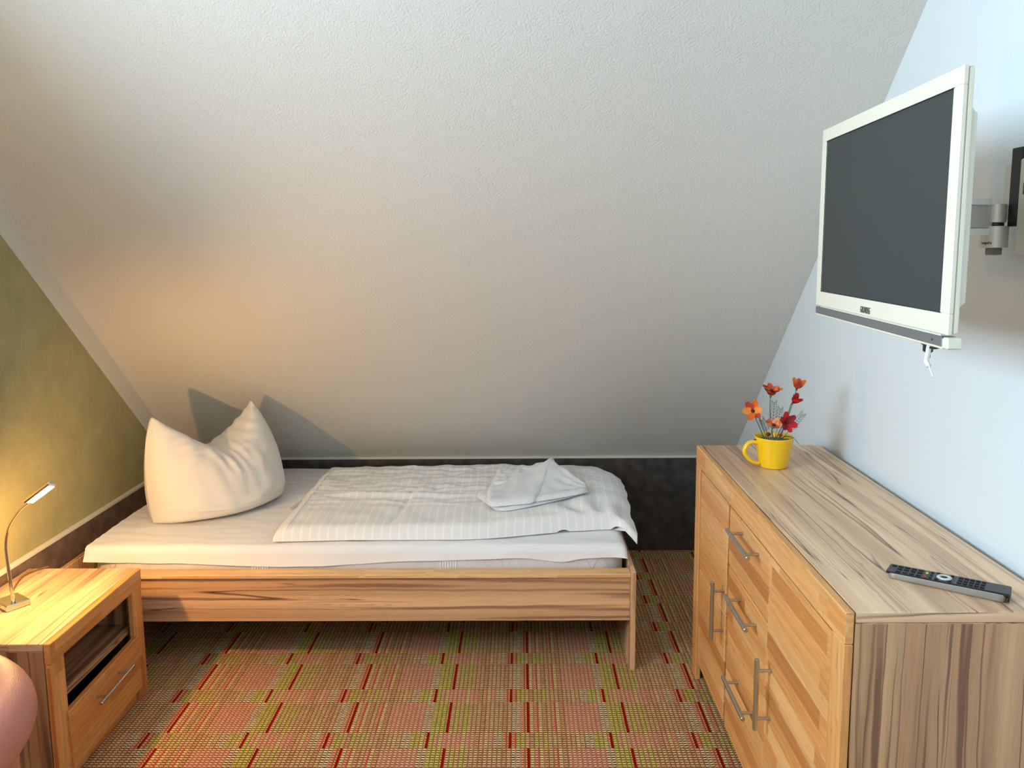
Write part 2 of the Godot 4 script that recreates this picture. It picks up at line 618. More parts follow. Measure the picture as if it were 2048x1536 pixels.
func room() -> void:
	var s := deg_to_rad(SLOPE)
	var d_top := D_FAR - (H_TOP - H_KNEE) / tan(s)
	# floor
	var st := mb()
	var fu := func(x: float, d: float) -> Vector2:
		return Vector2((x + 0.320) / 0.566, (2.474 - d) / 0.246)
	var x0 := XL - 0.1
	var x1 := XR + 0.1
	var d0 := D_NEAR - 0.1
	var d1 := D_FAR + 0.1
	quad(st, V(x0, 0, d0), V(x1, 0, d0), V(x1, 0, d1), V(x0, 0, d1), Vector3.UP, [fu.call(x0, d0), fu.call(x1, d0), fu.call(x1, d1), fu.call(x0, d1)])
	quad(st, V(x0, -0.12, d0), V(x1, -0.12, d0), V(x1, -0.12, d1), V(x0, -0.12, d1), Vector3.DOWN)
	for e in [[x0, d0, x1, d0, V(0, 0, -1)], [x0, d1, x1, d1, V(0, 0, 1)], [x0, d0, x0, d1, V(-1, 0, 0)], [x1, d0, x1, d1, V(1, 0, 0)]]:
		quad(st, V(e[0], 0, e[1]), V(e[2], 0, e[3]), V(e[2], -0.12, e[3]), V(e[0], -0.12, e[1]), e[4])
	struct("floor", st, M.carpet, "patterned woven carpet of red, green and tan blocks covering the floor")
	# knee wall
	st = mb()
	cbox(st, V(XL - 0.1, 0, D_FAR), V(XR + 0.1, H_KNEE + 0.05, D_FAR + 0.12), 0.0)
	struct("wall_back", st, M.white_wall, "low knee wall behind the bed under the slope")
	# sloped ceiling
	st = mb()
	var t := 0.14
	var n := Vector2(sin(s), cos(s))     # outwards (D, h)
	var A := Vector2(D_FAR, H_KNEE)
	var B := Vector2(d_top, H_TOP)
	prism_x(st, [A, B, B + n * t, A + n * t], XL - 0.1, XR + 0.1)
	struct("ceiling", st, M.slope, "sloping attic ceiling in white rough plaster above the bed")
	st = mb()
	cbox(st, V(XL - 0.1, H_TOP, D_NEAR - 0.1), V(XR + 0.1, H_TOP + 0.12, d_top + 0.02), 0.0)
	struct("ceiling_001", st, M.slope, "flat white part of the ceiling")
	# right gable
	st = mb()
	prism_x(st, [Vector2(D_NEAR - 0.1, 0), Vector2(D_FAR + 0.02, 0), Vector2(D_FAR + 0.02, H_KNEE), Vector2(d_top, H_TOP + 0.02), Vector2(D_NEAR - 0.1, H_TOP + 0.02)], XR, XR + 0.14)
	struct("wall_right", st, M.white_wall, "white gable wall carrying the television")
	# left gable with the high window opening
	st = mb()
	var w0 := -0.10
	var w1 := 1.20
	var g0 := 1.42
	var g1 := 2.32
	var l0 := XL - 0.16
	prism_x(st, [Vector2(D_NEAR - 0.1, 0), Vector2(w0, 0), Vector2(w0, H_TOP + 0.02), Vector2(D_NEAR - 0.1, H_TOP + 0.02)], l0, XL)
	prism_x(st, [Vector2(w0, 0), Vector2(w1, 0), Vector2(w1, g0), Vector2(w0, g0)], l0, XL)
	prism_x(st, [Vector2(w0, g1), Vector2(w1, g1), Vector2(w1, H_TOP + 0.02), Vector2(w0, H_TOP + 0.02)], l0, XL)
	prism_x(st, [Vector2(w1, 0), Vector2(D_FAR + 0.02, 0), Vector2(D_FAR + 0.02, H_KNEE), Vector2(d_top, H_TOP + 0.02), Vector2(w1, H_TOP + 0.02)], l0, XL)
	struct("wall_left", st, M.green_wall, "olive green painted gable wall beside the bed")
	st = mb()
	var nx := XL - 0.48
	for b in [[g0 - 0.06, w0 - 0.06, g0, w1 + 0.06], [g1, w0 - 0.06, g1 + 0.06, w1 + 0.06], [g0, w0 - 0.06, g1, w0], [g0, w1, g1, w1 + 0.06]]:
		cbox(st, V(nx, b[0], b[1]), V(l0 + 0.001, b[2], b[3]), 0.0)
	struct("trim_2", st, M.white_wall)  # unseen reveal, deepened so its edge shades the upper left slope
	# wall behind the camera with an added window opening for the fill light
	st = mb()
	for b in [[XL - 0.1, 0.0, -1.1, H_TOP], [0.2, 0.0, XR + 0.1, H_TOP], [-1.1, 0.0, 0.2, 1.38], [-1.1, 2.3, 0.2, H_TOP]]:
		cbox(st, V(b[0], b[1], D_NEAR), V(b[2], b[3], D_NEAR - 0.14), 0.0)
	struct("wall_front", st, M.white_wall)
	for k in 2:
		var w := mb()
		var f := 0.05
		if k == 0:
			for b in [[w0, g0, w1, g0 + f], [w0, g1 - f, w1, g1], [w0, g0 + f, w0 + f, g1 - f], [w1 - f, g0 + f, w1, g1 - f], [0.525, g0 + f, 0.575, g1 - f]]:
				cbox(w, V(XL - 0.46, b[1], b[0]), V(XL - 0.41, b[3], b[2]), 0.003)
		else:  # added, unseen window frame around the fill light
			for b in [[-1.1, 1.38, 0.2, 1.38 + f], [-1.1, 2.3 - f, 0.2, 2.3], [-1.1, 1.38 + f, -1.1 + f, 2.3 - f], [0.2 - f, 1.38 + f, 0.2, 2.3 - f]]:
				cbox(w, V(b[0], b[1], D_NEAR - 0.12), V(b[2], b[3], D_NEAR - 0.07), 0.003)
		struct("window_%d" % (k + 1), w, M.white_trim)
	# the unpainted white band on the green wall along the slope
	st = mb()
	var u := Vector2(-cos(s), sin(s))    # up the slope (D, h)
	var inw := -n
	var P := A + u * 0.0
	var Q := B
	prism_x(st, [P, Q, Q + inw * 0.088, P + inw * 0.088 + u * 0.085], XL - 0.01, XL + 0.0015)
	struct("trim_1", st, M.white_trim, "white painted band on the green wall along the sloping ceiling")
	# dark panels with a pale cap strip
	st = mb()
	cbox(st, V(XL, 0, D_FAR - 0.014), V(XR, H_KNEE - 0.012, D_FAR), 0.001)
	var bb := struct("baseboard_back", st, M.dark_board, "tall charcoal panel along the wall behind the bed")
	st = mb()
	cbox(st, V(XL, H_KNEE - 0.012, D_FAR - 0.017), V(XR, H_KNEE, D_FAR), 0.001)
	part("cap_strip", st, M.white_trim, bb)
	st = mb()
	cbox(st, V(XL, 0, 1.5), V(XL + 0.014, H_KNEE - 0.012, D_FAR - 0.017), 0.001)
	bb = struct("baseboard_left", st, M.lit_dark_board, "tall charcoal panel along the green wall, coloured lighter and browner as if lamplit")
	st = mb()
	cbox(st, V(XL, H_KNEE - 0.012, 1.5), V(XL + 0.017, H_KNEE, D_FAR - 0.017), 0.001)
	part("cap_strip", st, M.white_trim, bb)


# ------------------------------------------------------------------ bed
const BED_X0 := -1.66
const BED_X1 := 0.380

func bed() -> void:
	var b := thing("bed", "low single wooden bed frame with streaky veneer side rail on patterned carpet", "bed", V(-0.64, 0, 3.2))
	var st := mb()
	cbox(st, V(BED_X0 + 0.019, 0.180, 2.692), V(BED_X1, 0.3465, 2.710), 0.001, 0, Vector2(0.8, 0.22), Vector2(2.2, 0.66))
	part("side_rail", st, M.veneer_warm, b)
	st = mb()
	cbox(st, V(BED_X0 + 0.019, 0.3465, 2.6743), V(BED_X1, 0.360, 2.733), 0.002, 0, Vector2(0.4, 0.31), Vector2(1.4, 0.9))
	part("rail_cap", st, M.stave_cap, b)
	st = mb()
	cbox(st, V(BED_X1, 0, 2.6743), V(0.3985, 0.368, 3.79), 0.002, 1, Vector2(0.2, 0.4))
	part("foot_panel", st, M.veneer_warm, b)
	st = mb()
	cbox(st, V(BED_X0, 0, 2.6743), V(BED_X0 + 0.019, 0.375, 3.79), 0.002, 1, Vector2(0.2, 0.1))
	part("head_panel", st, M.veneer_warm, b)
	st = mb()
	cbox(st, V(BED_X0 + 0.019, 0.180, 3.77), V(BED_X1, 0.36, 3.79), 0.001)
	part("back_rail", st, M.veneer_warm, b)
	st = mb()
	cbox(st, V(BED_X0 + 0.019, 0.225, 2.711), V(BED_X1 - 0.001, 0.250, 3.769), 0.001)
	part("light_block_board", st, M.carcass, b)  # solid unseen board, added to block light under the mattress


const MX0 := -1.575
const MX1 := 0.368
const MD0 := 2.742
const MD1 := 3.750
const M_TOP := 0.440

func rounded_body(st: SurfaceTool, lo: Vector3, hi: Vector3, r: float, nu := 48, nv := 24, exp_ := 0.07) -> void:
	# superellipsoid-like box
	var c := (lo + hi) / 2.0
	var e := (hi - lo) / 2.0 - Vector3.ONE * r
	surf(st, nu, nv * 2, func(u: float, v: float) -> Vector3:
		var a := v * TAU
		var b := (u - 0.5) * PI
		var d := Vector3(cos(b) * cos(a), sin(b), cos(b) * sin(a))
		var q := Vector3(signf(d.x) * pow(absf(d.x), exp_), signf(d.y) * pow(absf(d.y), exp_), signf(d.z) * pow(absf(d.z), exp_))
		return c + q * e + d * r, false, true)


func hem(x: float) -> float:
	# height of the sheet's hem over the mattress side, read along the bed
	var k := [[-1.61, 0.408], [-1.45, 0.398], [-1.30, 0.393], [-0.90, 0.382], [-0.75, 0.383], [-0.30, 0.403], [0.0, 0.409], [0.14, 0.397], [0.22, 0.408], [0.37, 0.414]]
	for i in k.size() - 1:
		if x <= k[i + 1][0]:
			var f := clampf((x - k[i][0]) / (k[i + 1][0] - k[i][0]), 0.0, 1.0)
			return lerpf(k[i][1], k[i + 1][1], f * f * (3.0 - 2.0 * f)) - 0.013
	return 0.401


func duvet_front(x: float) -> float:
	return 2.782 + 0.10 * smoothstep(-0.25, 0.33, x) - 0.012 * smoothstep(-0.6, -0.9, x) - 0.06 * smoothstep(0.33, 0.43, x)


func duvet_back(x: float) -> float:
	return 3.66 - 0.10 * smoothstep(-0.1, 0.3, x) - 0.19 * smoothstep(0.28, 0.45, x)


func duvet_top(x: float, d: float) -> float:
	var f0 := duvet_front(x)
	var f1 := duvet_back(x)
	var v := (d - f0) / (f1 - f0)
	var e := clampf(minf(v / 0.055, (1.0 - v) / 0.10), 0.0, 1.0)
	var ex := clampf((x + 0.915) / 0.05, 0.0, 1.0)
	var edge := sqrt(1.0 - (1.0 - e) * (1.0 - e)) * sqrt(1.0 - (1.0 - ex) * (1.0 - ex))
	var th := 0.046 + 0.010 * smoothstep(-0.9, 0.0, x) * smoothstep(2.8, 3.3, d)
	th += 0.042 * exp(-pow((x - 0.27) / 0.20, 2.0) - pow((d - 3.27) / 0.26, 2.0))
	th += 0.012 * exp(-pow((x - 0.05) / 0.3, 2.0) - pow((d - 2.95) / 0.18, 2.0))
	var h := M_TOP + 0.0075 + th * edge
	# the foot end hangs over the end of the mattress
	var over := maxf(x - 0.335, 0.0)
	h -= over * over * 2.6 + 0.36 * over * smoothstep(3.05, 2.80, d)
	return h


func bedding() -> void:
	# mattress
	var m := thing("mattress", "white quilted single mattress lying in the wooden bed frame", "mattress", V(-0.62, 0.252, 3.246))
	var st := mb()
	rounded_body(st, V(MX0, 0.251, MD1), V(MX1, M_TOP - 0.004, MD0), 0.03)
	part("core", st, M.mattress, m)
	# quilting seams on the visible side: a zigzag of fine piping
	st = mb()
	var pts := []
	for i in 61:
		pts.append(V(-1.55 + 1.86 * i / 60.0, 0.405 if i % 2 else 0.352, MD0 + 0.0004))
	for i in 60:
		tube(st, [pts[i], pts[i + 1]], 0.0007, 5)
	part("quilting", st, M.mattress, m)
	for x in [-0.95, -0.27]:
		st = mb()
		for k in 7:
			cbox(st, V(x - 0.03 + 0.0092 * k, 0.33, MD0 + 0.004), V(x - 0.03 + 0.0092 * k + 0.006, 0.402, MD0 - 0.0025), 0.001)
		part("carry_strap", st, M.sheet, m)
	# fitted sheet: top, front side and foot end
	st = mb()
	var n := fnl(61, 3.0)
	var n2 := fnl(62, 9.0)
	var xs0 := MX0 - 0.006
	var xs1 := MX1 + 0.006
	surf(st, 150, 90, func(u: float, v: float) -> Vector3:
		# u along the bed from the head to past the foot, v from the back over the front edge
		var lx := u * (xs1 - xs0 + 0.07)
		var x := xs0 + minf(lx, xs1 - xs0)
		var dx := maxf(lx - (xs1 - xs0), 0.0)
		var hx := hem(x)
		var ld := v * (MD1 - MD0 + 0.085)
		var d := MD1 - minf(ld, MD1 - MD0 + 0.006)
		var dd := maxf(ld - (MD1 - MD0 + 0.006), 0.0) / 0.079
		var r := 0.022
		var h := M_TOP + 0.003
		# round the front edge
		var near := maxf(0.0, r - (d - (MD0 - 0.006)))
		h -= r - sqrt(maxf(r * r - near * near, 0.0))
		var near_x := maxf(0.0, r - (xs1 - x))
		h -= (r - sqrt(maxf(r * r - near_x * near_x, 0.0))) * 0.8
		if dd > 0.0:
			h = lerpf(h, hx, dd)
		h -= dx * 0.55
		if dx > 0.0:
			x += 0.004 * dx / 0.07
		# corner ear at the head end
		var ear := exp(-pow((x - xs0) / 0.05, 2.0)) + 0.9 * exp(-pow((x - xs1) / 0.03, 2.0))
		d -= 0.004 * dd + 0.012 * ear * dd
		h += 0.0022 * n.get_noise_2d(x, d) + (0.0014 * n2.get_noise_2d(x * 0.5, d * 2.0)) * (1.0 - dd)
		d += 0.003 * n.get_noise_2d(x * 1.4, 7.0) * dd
		return V(x, h, d), false, false, Vector3(0.2, 1, 0.6))
	solo("fitted_sheet", st, M.sheet, "plain white fitted sheet stretched over the mattress with a wavy hem", "sheet")
	duvet()
	towel()
	pillow()


func duvet() -> void:
	var o := thing("duvet", "folded white striped duvet lying over the foot half of the bed", "duvet", V(-0.25, M_TOP, 3.2))
	var n := fnl(71, 1.0)
	var n2 := fnl(72, 1.0)
	var st := mb()
	var top := func(u: float, v: float) -> Vector3:
		var x := lerpf(-0.915, 0.418, u)
		var f0 := duvet_front(x) + 0.004 * n2.get_noise_2d(x * 5.0, 3.0) * smoothstep(0.0, 0.2, x)
		var d := lerpf(f0, duvet_back(x), v)
		x += -0.012 * (v - 0.5) * (1.0 - u) + 0.012 * n2.get_noise_2d(d * 6.0, 20.0) * u
		var h := duvet_top(x, d)
		var inner := smoothstep(0.0, 0.12, v) * smoothstep(1.0, 0.9, v)
		# creases: mostly along the bed near the back, a fold across, fan folds at the foot corner
		var w := 0.0
		w += 0.006 * n.get_noise_2d(x * 4.5 + 0.6 * d, d * 17.0) * smoothstep(2.95, 3.2, d) * smoothstep(0.1, -0.2, x)
		w += 0.003 * n.get_noise_2d(x * 8.0, d * 6.0 + 40.0)
		w -= 0.006 * exp(-pow((x + 0.46 - 0.10 * (d - 3.1)) / 0.010, 2.0)) * smoothstep(2.75, 2.9, d) * smoothstep(3.35, 3.2, d)
		w += 0.009 * exp(-pow((d - 3.16 - 0.025 * sin(x * 6.0)) / 0.016, 2.0)) * smoothstep(-0.92, -0.8, x) * smoothstep(0.0, -0.25, x)
		w += 0.005 * exp(-pow((d - 3.04 + 0.20 * (x + 0.35)) / 0.012, 2.0)) * smoothstep(-0.70, -0.55, x) * smoothstep(-0.15, -0.3, x)
		w += 0.0012 * n.get_noise_2d(x * 22.0, d * 30.0) * smoothstep(3.0, 3.2, d)
		var ang := atan2(d - 2.80, x - 0.30)
		var rad := Vector2(x - 0.30, d - 2.80).length()
		w += 0.007 * sin(ang * 11.0) * smoothstep(0.03, 0.1, rad) * smoothstep(0.42, 0.12, rad)
		return V(x, h + w * inner, d)
	surf(st, 170, 120, top, false, false, Vector3.UP, Vector2(41.0 / 16.0, 1.0))
	surf(st, 60, 40, func(u: float, v: float) -> Vector3:
		var p: Vector3 = top.call(u, v)
		p.y = minf(p.y - 0.001, M_TOP + 0.0068) if p.x < 0.375 else p.y - 0.006
		return p, false, false, Vector3.DOWN)
	part("cover", st, M.duvet, o)
	# hem seam along the open end and the little bunched corner
	st = mb()
	var pts := []
	for i in 31:
		var v := 0.03 + 0.94 * i / 30.0
		var p: Vector3 = top.call(0.035, v)
		pts.append(p + Vector3(0, 0.0005, 0))
	tube(st, pts, 0.0016, 6)
	part("hem_seam", st, M.duvet, o)
	st = mb()
	surf(st, 24, 14, func(u: float, v: float) -> Vector3:
		var a := v * TAU
		var t := u * 2.0 - 1.0
		var r := 0.016 * sqrt(maxf(0.0, 1.0 - t * t)) * (1.0 + 0.2 * sin(v * TAU * 3.0))
		return V(-0.925 + 0.022 * t + r * cos(a) * 0.6, M_TOP + 0.017 + r * sin(a), 3.17 + 0.05 * t + r * cos(a)), false, true)
	part("bunched_corner", st, M.duvet, o)


# a soft folded pad over four corners (Vector2(x, D)), its underside following base
func pad(st: SurfaceTool, c: Array, base: Callable, thick: Callable, nu := 40, nv := 30, edge := 0.12) -> void:
	var spot := func(u: float, v: float) -> Vector2:
		var q: Vector2 = c[0].lerp(c[1], u).lerp(c[3].lerp(c[2], u), v)
		var m: Vector2 = (c[0] + c[1] + c[2] + c[3]) / 4.0
		var k := clampf((absf(2.0 * u - 1.0) + absf(2.0 * v - 1.0) - 1.55) / 0.45, 0.0, 1.0)
		return m + (q - m) * (1.0 - 0.10 * k * k)
	var top := func(u: float, v: float) -> Vector3:
		var p: Vector2 = spot.call(u, v)
		var e := clampf(minf(minf(u, 1.0 - u), minf(v, 1.0 - v)) / edge, 0.0, 1.0)
		var k := sqrt(1.0 - pow(1.0 - e, 2.0))
		return V(p.x, base.call(p.x, p.y) + 0.002 + thick.call(u, v) * k, p.y)
	surf(st, nu, nv, top, false, false, Vector3.UP)
	surf(st, nu / 2, nv / 2, func(u: float, v: float) -> Vector3:
		var p: Vector2 = spot.call(u, v)
		return V(p.x, base.call(p.x, p.y) + 0.0015, p.y), false, false, Vector3.DOWN)


func towel() -> void:
	var o := thing("towel", "folded white terry towel lying rumpled on top of the duvet", "towel", V(0.05, 0.50, 3.05))
	var n := fnl(81, 1.0)
	var lift := func(x: float, d: float) -> float: return duvet_top(x, d) + 0.003
	var st := mb()
	# lowest layer, its front corner showing under the flap
	pad(st, [Vector2(-0.200, 3.13), Vector2(-0.09, 2.895), Vector2(0.26, 3.06), Vector2(0.06, 3.34)], lift, func(u: float, v: float) -> float: return 0.014 + 0.003 * n.get_noise_2d(u * 4.0, v * 4.0))
	part("lower_fold", st, M.towel, o)
	# back fold
	st = mb()
	pad(st, [Vector2(-0.135, 3.13), Vector2(0.08, 3.10), Vector2(0.12, 3.40), Vector2(-0.115, 3.40)], func(x: float, d: float) -> float: return lift.call(x, d) + 0.010, func(u: float, v: float) -> float: return 0.030 + 0.010 * u + 0.005 * n.get_noise_2d(u * 5.0 + 9.0, v * 5.0))
	part("back_fold", st, M.towel, o)
	# upper flap with its raised ridge
	st = mb()
	pad(st, [Vector2(-0.137, 2.915), Vector2(0.055, 2.945), Vector2(0.158, 3.36), Vector2(-0.143, 3.16)], func(x: float, d: float) -> float: return lift.call(x, d) + 0.016, func(u: float, v: float) -> float:
		return 0.020 + 0.050 * pow(clampf(u, 0.0, 1.0), 1.6) * smoothstep(0.05, 1.0, v) + 0.003 * n.get_noise_2d(u * 3.0, v * 3.0 + 30.0), 50, 40, 0.10)
	part("upper_flap", st, M.towel, o)
	st = mb()
	pad(st, [Vector2(0.02, 2.950), Vector2(0.262, 3.035), Vector2(0.258, 3.07), Vector2(0.112, 3.355)], func(x: float, d: float) -> float: return lift.call(x, d) + 0.014, func(u: float, v: float) -> float:
		return 0.016 + 0.055 * pow(1.0 - u, 1.3) * smoothstep(0.0, 1.0, v) - 0.008 * sin(u * PI) * sin(v * PI) + 0.003 * n.get_noise_2d(u * 3.0 + 60.0, v * 3.0), 50, 40, 0.10)
	part("side_flap", st, M.towel, o)


func pillow() -> void:
	var A := Vector2(-1.440, 2.975)   # (x, D) of the two lower ends
	var B := Vector2(-1.085, 3.400)
	var ax := (B - A).normalized()
	var nr := Vector2(ax.y, -ax.x)    # towards the viewer
	var mid := (A + B) / 2.0
	var half := (B - A).length() / 2.0
	var o := thing("pillow", "plump white pillow standing on edge with a chopped dip between two pointed corners", "pillow", V(mid.x, M_TOP, mid.y))
	var n := fnl(91, 1.0)
	var st := mb()
	var shape := func(u: float, v: float) -> Vector3:
		var s := u * 2.0 - 1.0
		var a := absf(s)
		# crest height and half thickness along the pillow
		var H := 0.240 + 0.192 * (sqrt(a * a + 0.004) - 0.03)
		if a > 0.94:
			H -= 0.09 * pow((a - 0.94) / 0.06, 2.0)
		var T := 0.160 * pow(maxf(1.0 - pow(a, 2.4), 0.0), 0.62)
		var th := v * TAU
		var c := cos(th)
		var z := sin(th)
		var ex := 0.55
		var q := signf(c) * pow(absf(c), ex)
		var y := signf(z) * pow(absf(z), ex if z < 0.0 else lerpf(0.42, 0.95, a))
		# crossways: fuller below, thinner above
		var hh := (y * 0.5 + 0.5)
		T += (0.050 * (1.0 - hh) + 0.010) * (1.0 - pow(a, 14.0))
		var t := T * q * lerpf(1.02, lerpf(0.88, 0.45, a), hh)
		var h := H * hh
		# the ends lean: bulging at mid height, drawn in at the ears
		var s2 := s * (1.0 + 0.07 * sin(clampf(h / 0.42, 0.0, 1.0) * PI) - (0.36 if s > 0.0 else 0.03) * pow(h / 0.42, 2.0))
		var along := half * s2
		# creases
		var w := 0.006 * n.get_noise_3d(s * 3.0, h * 10.0, 3.0)
		w += 0.0035 * sin(h * 150.0 + 3.0 * s) * smoothstep(0.15, 0.5, s) * smoothstep(0.22, 0.34, h)
		w += 0.004 * n.get_noise_3d(s * 2.0, h * 34.0, 9.0)
		w += 0.006 * sin((s * 0.9 + h * 1.6) * 46.0) * exp(-pow((a) / 0.22, 2.0)) * smoothstep(0.14, 0.22, h)
		w *= 1.0 - pow(a, 6.0)
		t += w * q * (1.0 if q > 0.0 else 0.5)
		h += 0.5 * w * maxf(y, 0.0)
		var p := mid + ax * along + nr * t
		# the near bulge sits a little forward of the middle
		p += nr * 0.028 * (1.0 - a * a) * (1.0 - hh)
		return V(p.x, M_TOP + 0.0080 + maxf(h, 0.0), p.y)
	surf(st, 110, 96, shape, false, true)
	part("body", st, M.pillow, o)
	# sewn hem line low on the face
	st = mb()
	var pts := []
	for i in 41:
		var q: Vector3 = shape.call(0.04 + 0.92 * i / 40.0, 0.915)
		pts.append(q + Vector3(nr.x, 0.0, -nr.y) * 0.0004)
	tube(st, pts, 0.0014, 5)
	part("hem_seam", st, M.pillow, o)


# ------------------------------------------------------------------ nightstand and lamp
func nightstand() -> void:
	var o := thing("nightstand", "square wooden nightstand with open shelf and one crooked drawer beside the bed", "nightstand", V(-1.48, 0, 2.28))
	var x0 := -1.664
	var xf := -1.287
	var d0 := 2.026
	var d1 := 2.546
	var st := mb()
	cbox(st, V(x0, H_STAND - 0.022, d0), V(xf - 0.021, H_STAND, d1), 0.0015, 2, Vector2(0.0, 0.05), Vector2(1.4, 0.55))
	part("top", st, M.veneer, o)
	st = mb()
	cbox(st, V(x0, 0, d0), V(xf - 0.021, H_STAND - 0.0225, d0 + 0.018), 0.001, 1, Vector2(0.3, 0.6))
	part("side_panel", st, M.veneer_side, o)
	st = mb()
	cbox(st, V(x0, 0, d1 - 0.018), V(xf - 0.021, H_STAND - 0.0225, d1), 0.001, 1, Vector2(0.1, 0.2))
	part("side_panel", st, M.veneer_side, o)
	st = mb()
	cbox(st, V(x0, 0.03, d0 + 0.018), V(x0 + 0.012, H_STAND - 0.0225, d1 - 0.018), 0.0)
	part("back_panel", st, M.carcass, o)
	st = mb()
	cbox(st, V(xf - 0.019, H_STAND - 0.060, d0 - 0.001), V(xf, H_STAND, d1 + 0.001), 0.002, 2, Vector2(0.15, 0.1))
	part("front_frieze", st, M.stave_pale, o)
	for d in [d0, d1 - 0.064]:
		st = mb()
		cbox(st, V(xf - 0.019, 0, d), V(xf - 0.002, H_STAND - 0.0605, d + 0.064), 0.002, 1, Vector2(0.35 * d, 0.42))
		part("post", st, M.stave_pale, o)
	st = mb()
	cbox(st, V(x0 + 0.012, 0.232, d0 + 0.018), V(xf - 0.03, 0.250, d1 - 0.018), 0.001, 2, Vector2(0.2, 0.2))
	part("shelf", st, M.veneer_side, o)
	st = mb()
	cbox(st, V(x0 + 0.02, 0.0, d0 + 0.064), V(xf - 0.012, 0.035, d1 - 0.064), 0.001, 2, Vector2(0.5, 0.2))
	part("plinth", st, M.stave_pale, o)
	# drawer, hanging slightly crooked
	var dr := Node3D.new()
	dr.name = "drawer"
	o.add_child(dr, true)
	dr.position = Vector3(xf, 0.13, -2.286) - o.position
	dr.rotation.x = deg_to_rad(2.2)
	st = mb()
	cbox(st, Vector3(-0.012, -0.092, -0.206), Vector3(0.006, 0.092, 0.206), 0.002, 2, Vector2(0.7, 0.22))
	part("drawer_front", st, M.stave_pale, dr, false)
	st = mb()
	for s in [-1, 1]:
		cbox(st, Vector3(-0.32, -0.07, s * 0.185 - 0.006), Vector3(-0.012, 0.06, s * 0.185 + 0.006), 0.0)
	cbox(st, Vector3(-0.32, -0.07, -0.19), Vector3(-0.012, -0.06, 0.19), 0.0)
	part("drawer_box", st, M.carcass, dr, false)
	st = mb()
	rod(st, Vector3(0.038, 0.048, -0.102), Vector3(0.038, 0.048, 0.102), 0.005)
	for s in [-1, 1]:
		rod(st, Vector3(0.006, 0.048, s * 0.064), Vector3(0.0345, 0.048, s * 0.064), 0.004)
	part("handle", st, M.steel, dr, false)


func lamp() -> void:
	var base := V(-1.535, H_STAND, 2.262)
	var o := thing("desk_lamp", "chrome gooseneck reading lamp switched on, standing on the nightstand", "lamp", base)
	# heavy bevelled base, turned a little
	var b := Basis(Vector3.UP, -0.60)
	var st := mb()
	cbox(st, Vector3(-0.050, 0.0, -0.034), Vector3(0.034, 0.019, 0.034), 0.0025)
	var foot := part("base", st, M.chrome, o, false)
	foot.basis = b
	var stem_at := V(-1.525, H_STAND + 0.019, 2.246)
	st = mb()
	rod(st, stem_at, stem_at + Vector3(0, 0.026, 0), 0.0065)
	part("collar", st, M.chrome, o)
	st = mb()
	var neck := [stem_at + Vector3(0, 0.02, 0), V(-1.530, 0.565, 2.246), V(-1.532, 0.630, 2.246), V(-1.526, 0.668, 2.246), V(-1.512, 0.703, 2.246), V(-1.480, 0.745, 2.246), V(-1.452, 0.768, 2.246)]
	tube(st, curve(neck, 40), 0.0052, 12, 0.0042)
	part("neck", st, M.chrome, o)
	# head: a slim bar, its glowing face turned down to the right
	var h0 := V(-1.456, 0.765, 2.246)
	var h1 := V(-1.378, 0.822, 2.252)
	var ux := (h1 - h0).normalized()
	var face := Vector3(0.62, -0.66, 0.42)
	face = (face - ux * face.dot(ux)).normalized()
	var uz := ux.cross(face)
	var hb := Basis(ux, face, uz)
	var L := (h1 - h0).length()
	st = mb()
	cbox(st, Vector3(-L / 2, -0.012, -0.015), Vector3(L / 2, 0.001, 0.015), 0.004)
	var head := part("head", st, M.chrome, o, false)
	head.transform = Transform3D(hb, (h0 + h1) / 2.0 - base)
	st = mb()
	cbox(st, Vector3(-L / 2 + 0.008, 0.0005, -0.0125), Vector3(L / 2 - 0.006, 0.003, 0.0125), 0.001)
	var glow := mat(Color(0.12, 0.12, 0.12), 0.6)
	glow.emission_enabled = true
	glow.emission = Color(1.0, 0.93, 0.82)
	glow.emission_energy_multiplier = 0.72
	var lit := part("light_panel", st, glow, o, false)
	lit.transform = head.transform
	var l := OmniLight3D.new()
	l.name = "lamp_light"
	l.light_color = Color(1.0, 0.77, 0.46)
	l.light_energy = 0.42
	l.light_size = 0.012
	l.omni_range = 8.0
	l.omni_attenuation = 2.0
	l.shadow_enabled = true
	o.add_child(l, true)
	l.position = head.position + face * 0.022
	# mains lead across the table top
	st = mb()
	var y := H_STAND + 0.003
	tube(st, curve([V(-1.555, y, 2.29), V(-1.60, y, 2.36), V(-1.638, y, 2.47), V(-1.622, y, 2.530), V(-1.60, y + 0.001, 2.552)], 30), 0.0026, 8)
	part("lead", st, mat(Color(0.45, 0.33, 0.22), 0.5), o)


# ------------------------------------------------------------------ sideboard
func bar_handle(a: Vector3, b: Vector3, parent: Node3D, wall_x: float) -> void:
	var st := mb()
	rod(st, a, b, 0.0060)
	var t := (b - a).normalized()
	for p in [a + t * 0.030, b - t * 0.030]:
		rod(st, p + Vector3(0.004, 0, 0), Vector3(wall_x, p.y, p.z), 0.0042)
	part("handle", st, M.steel, parent)


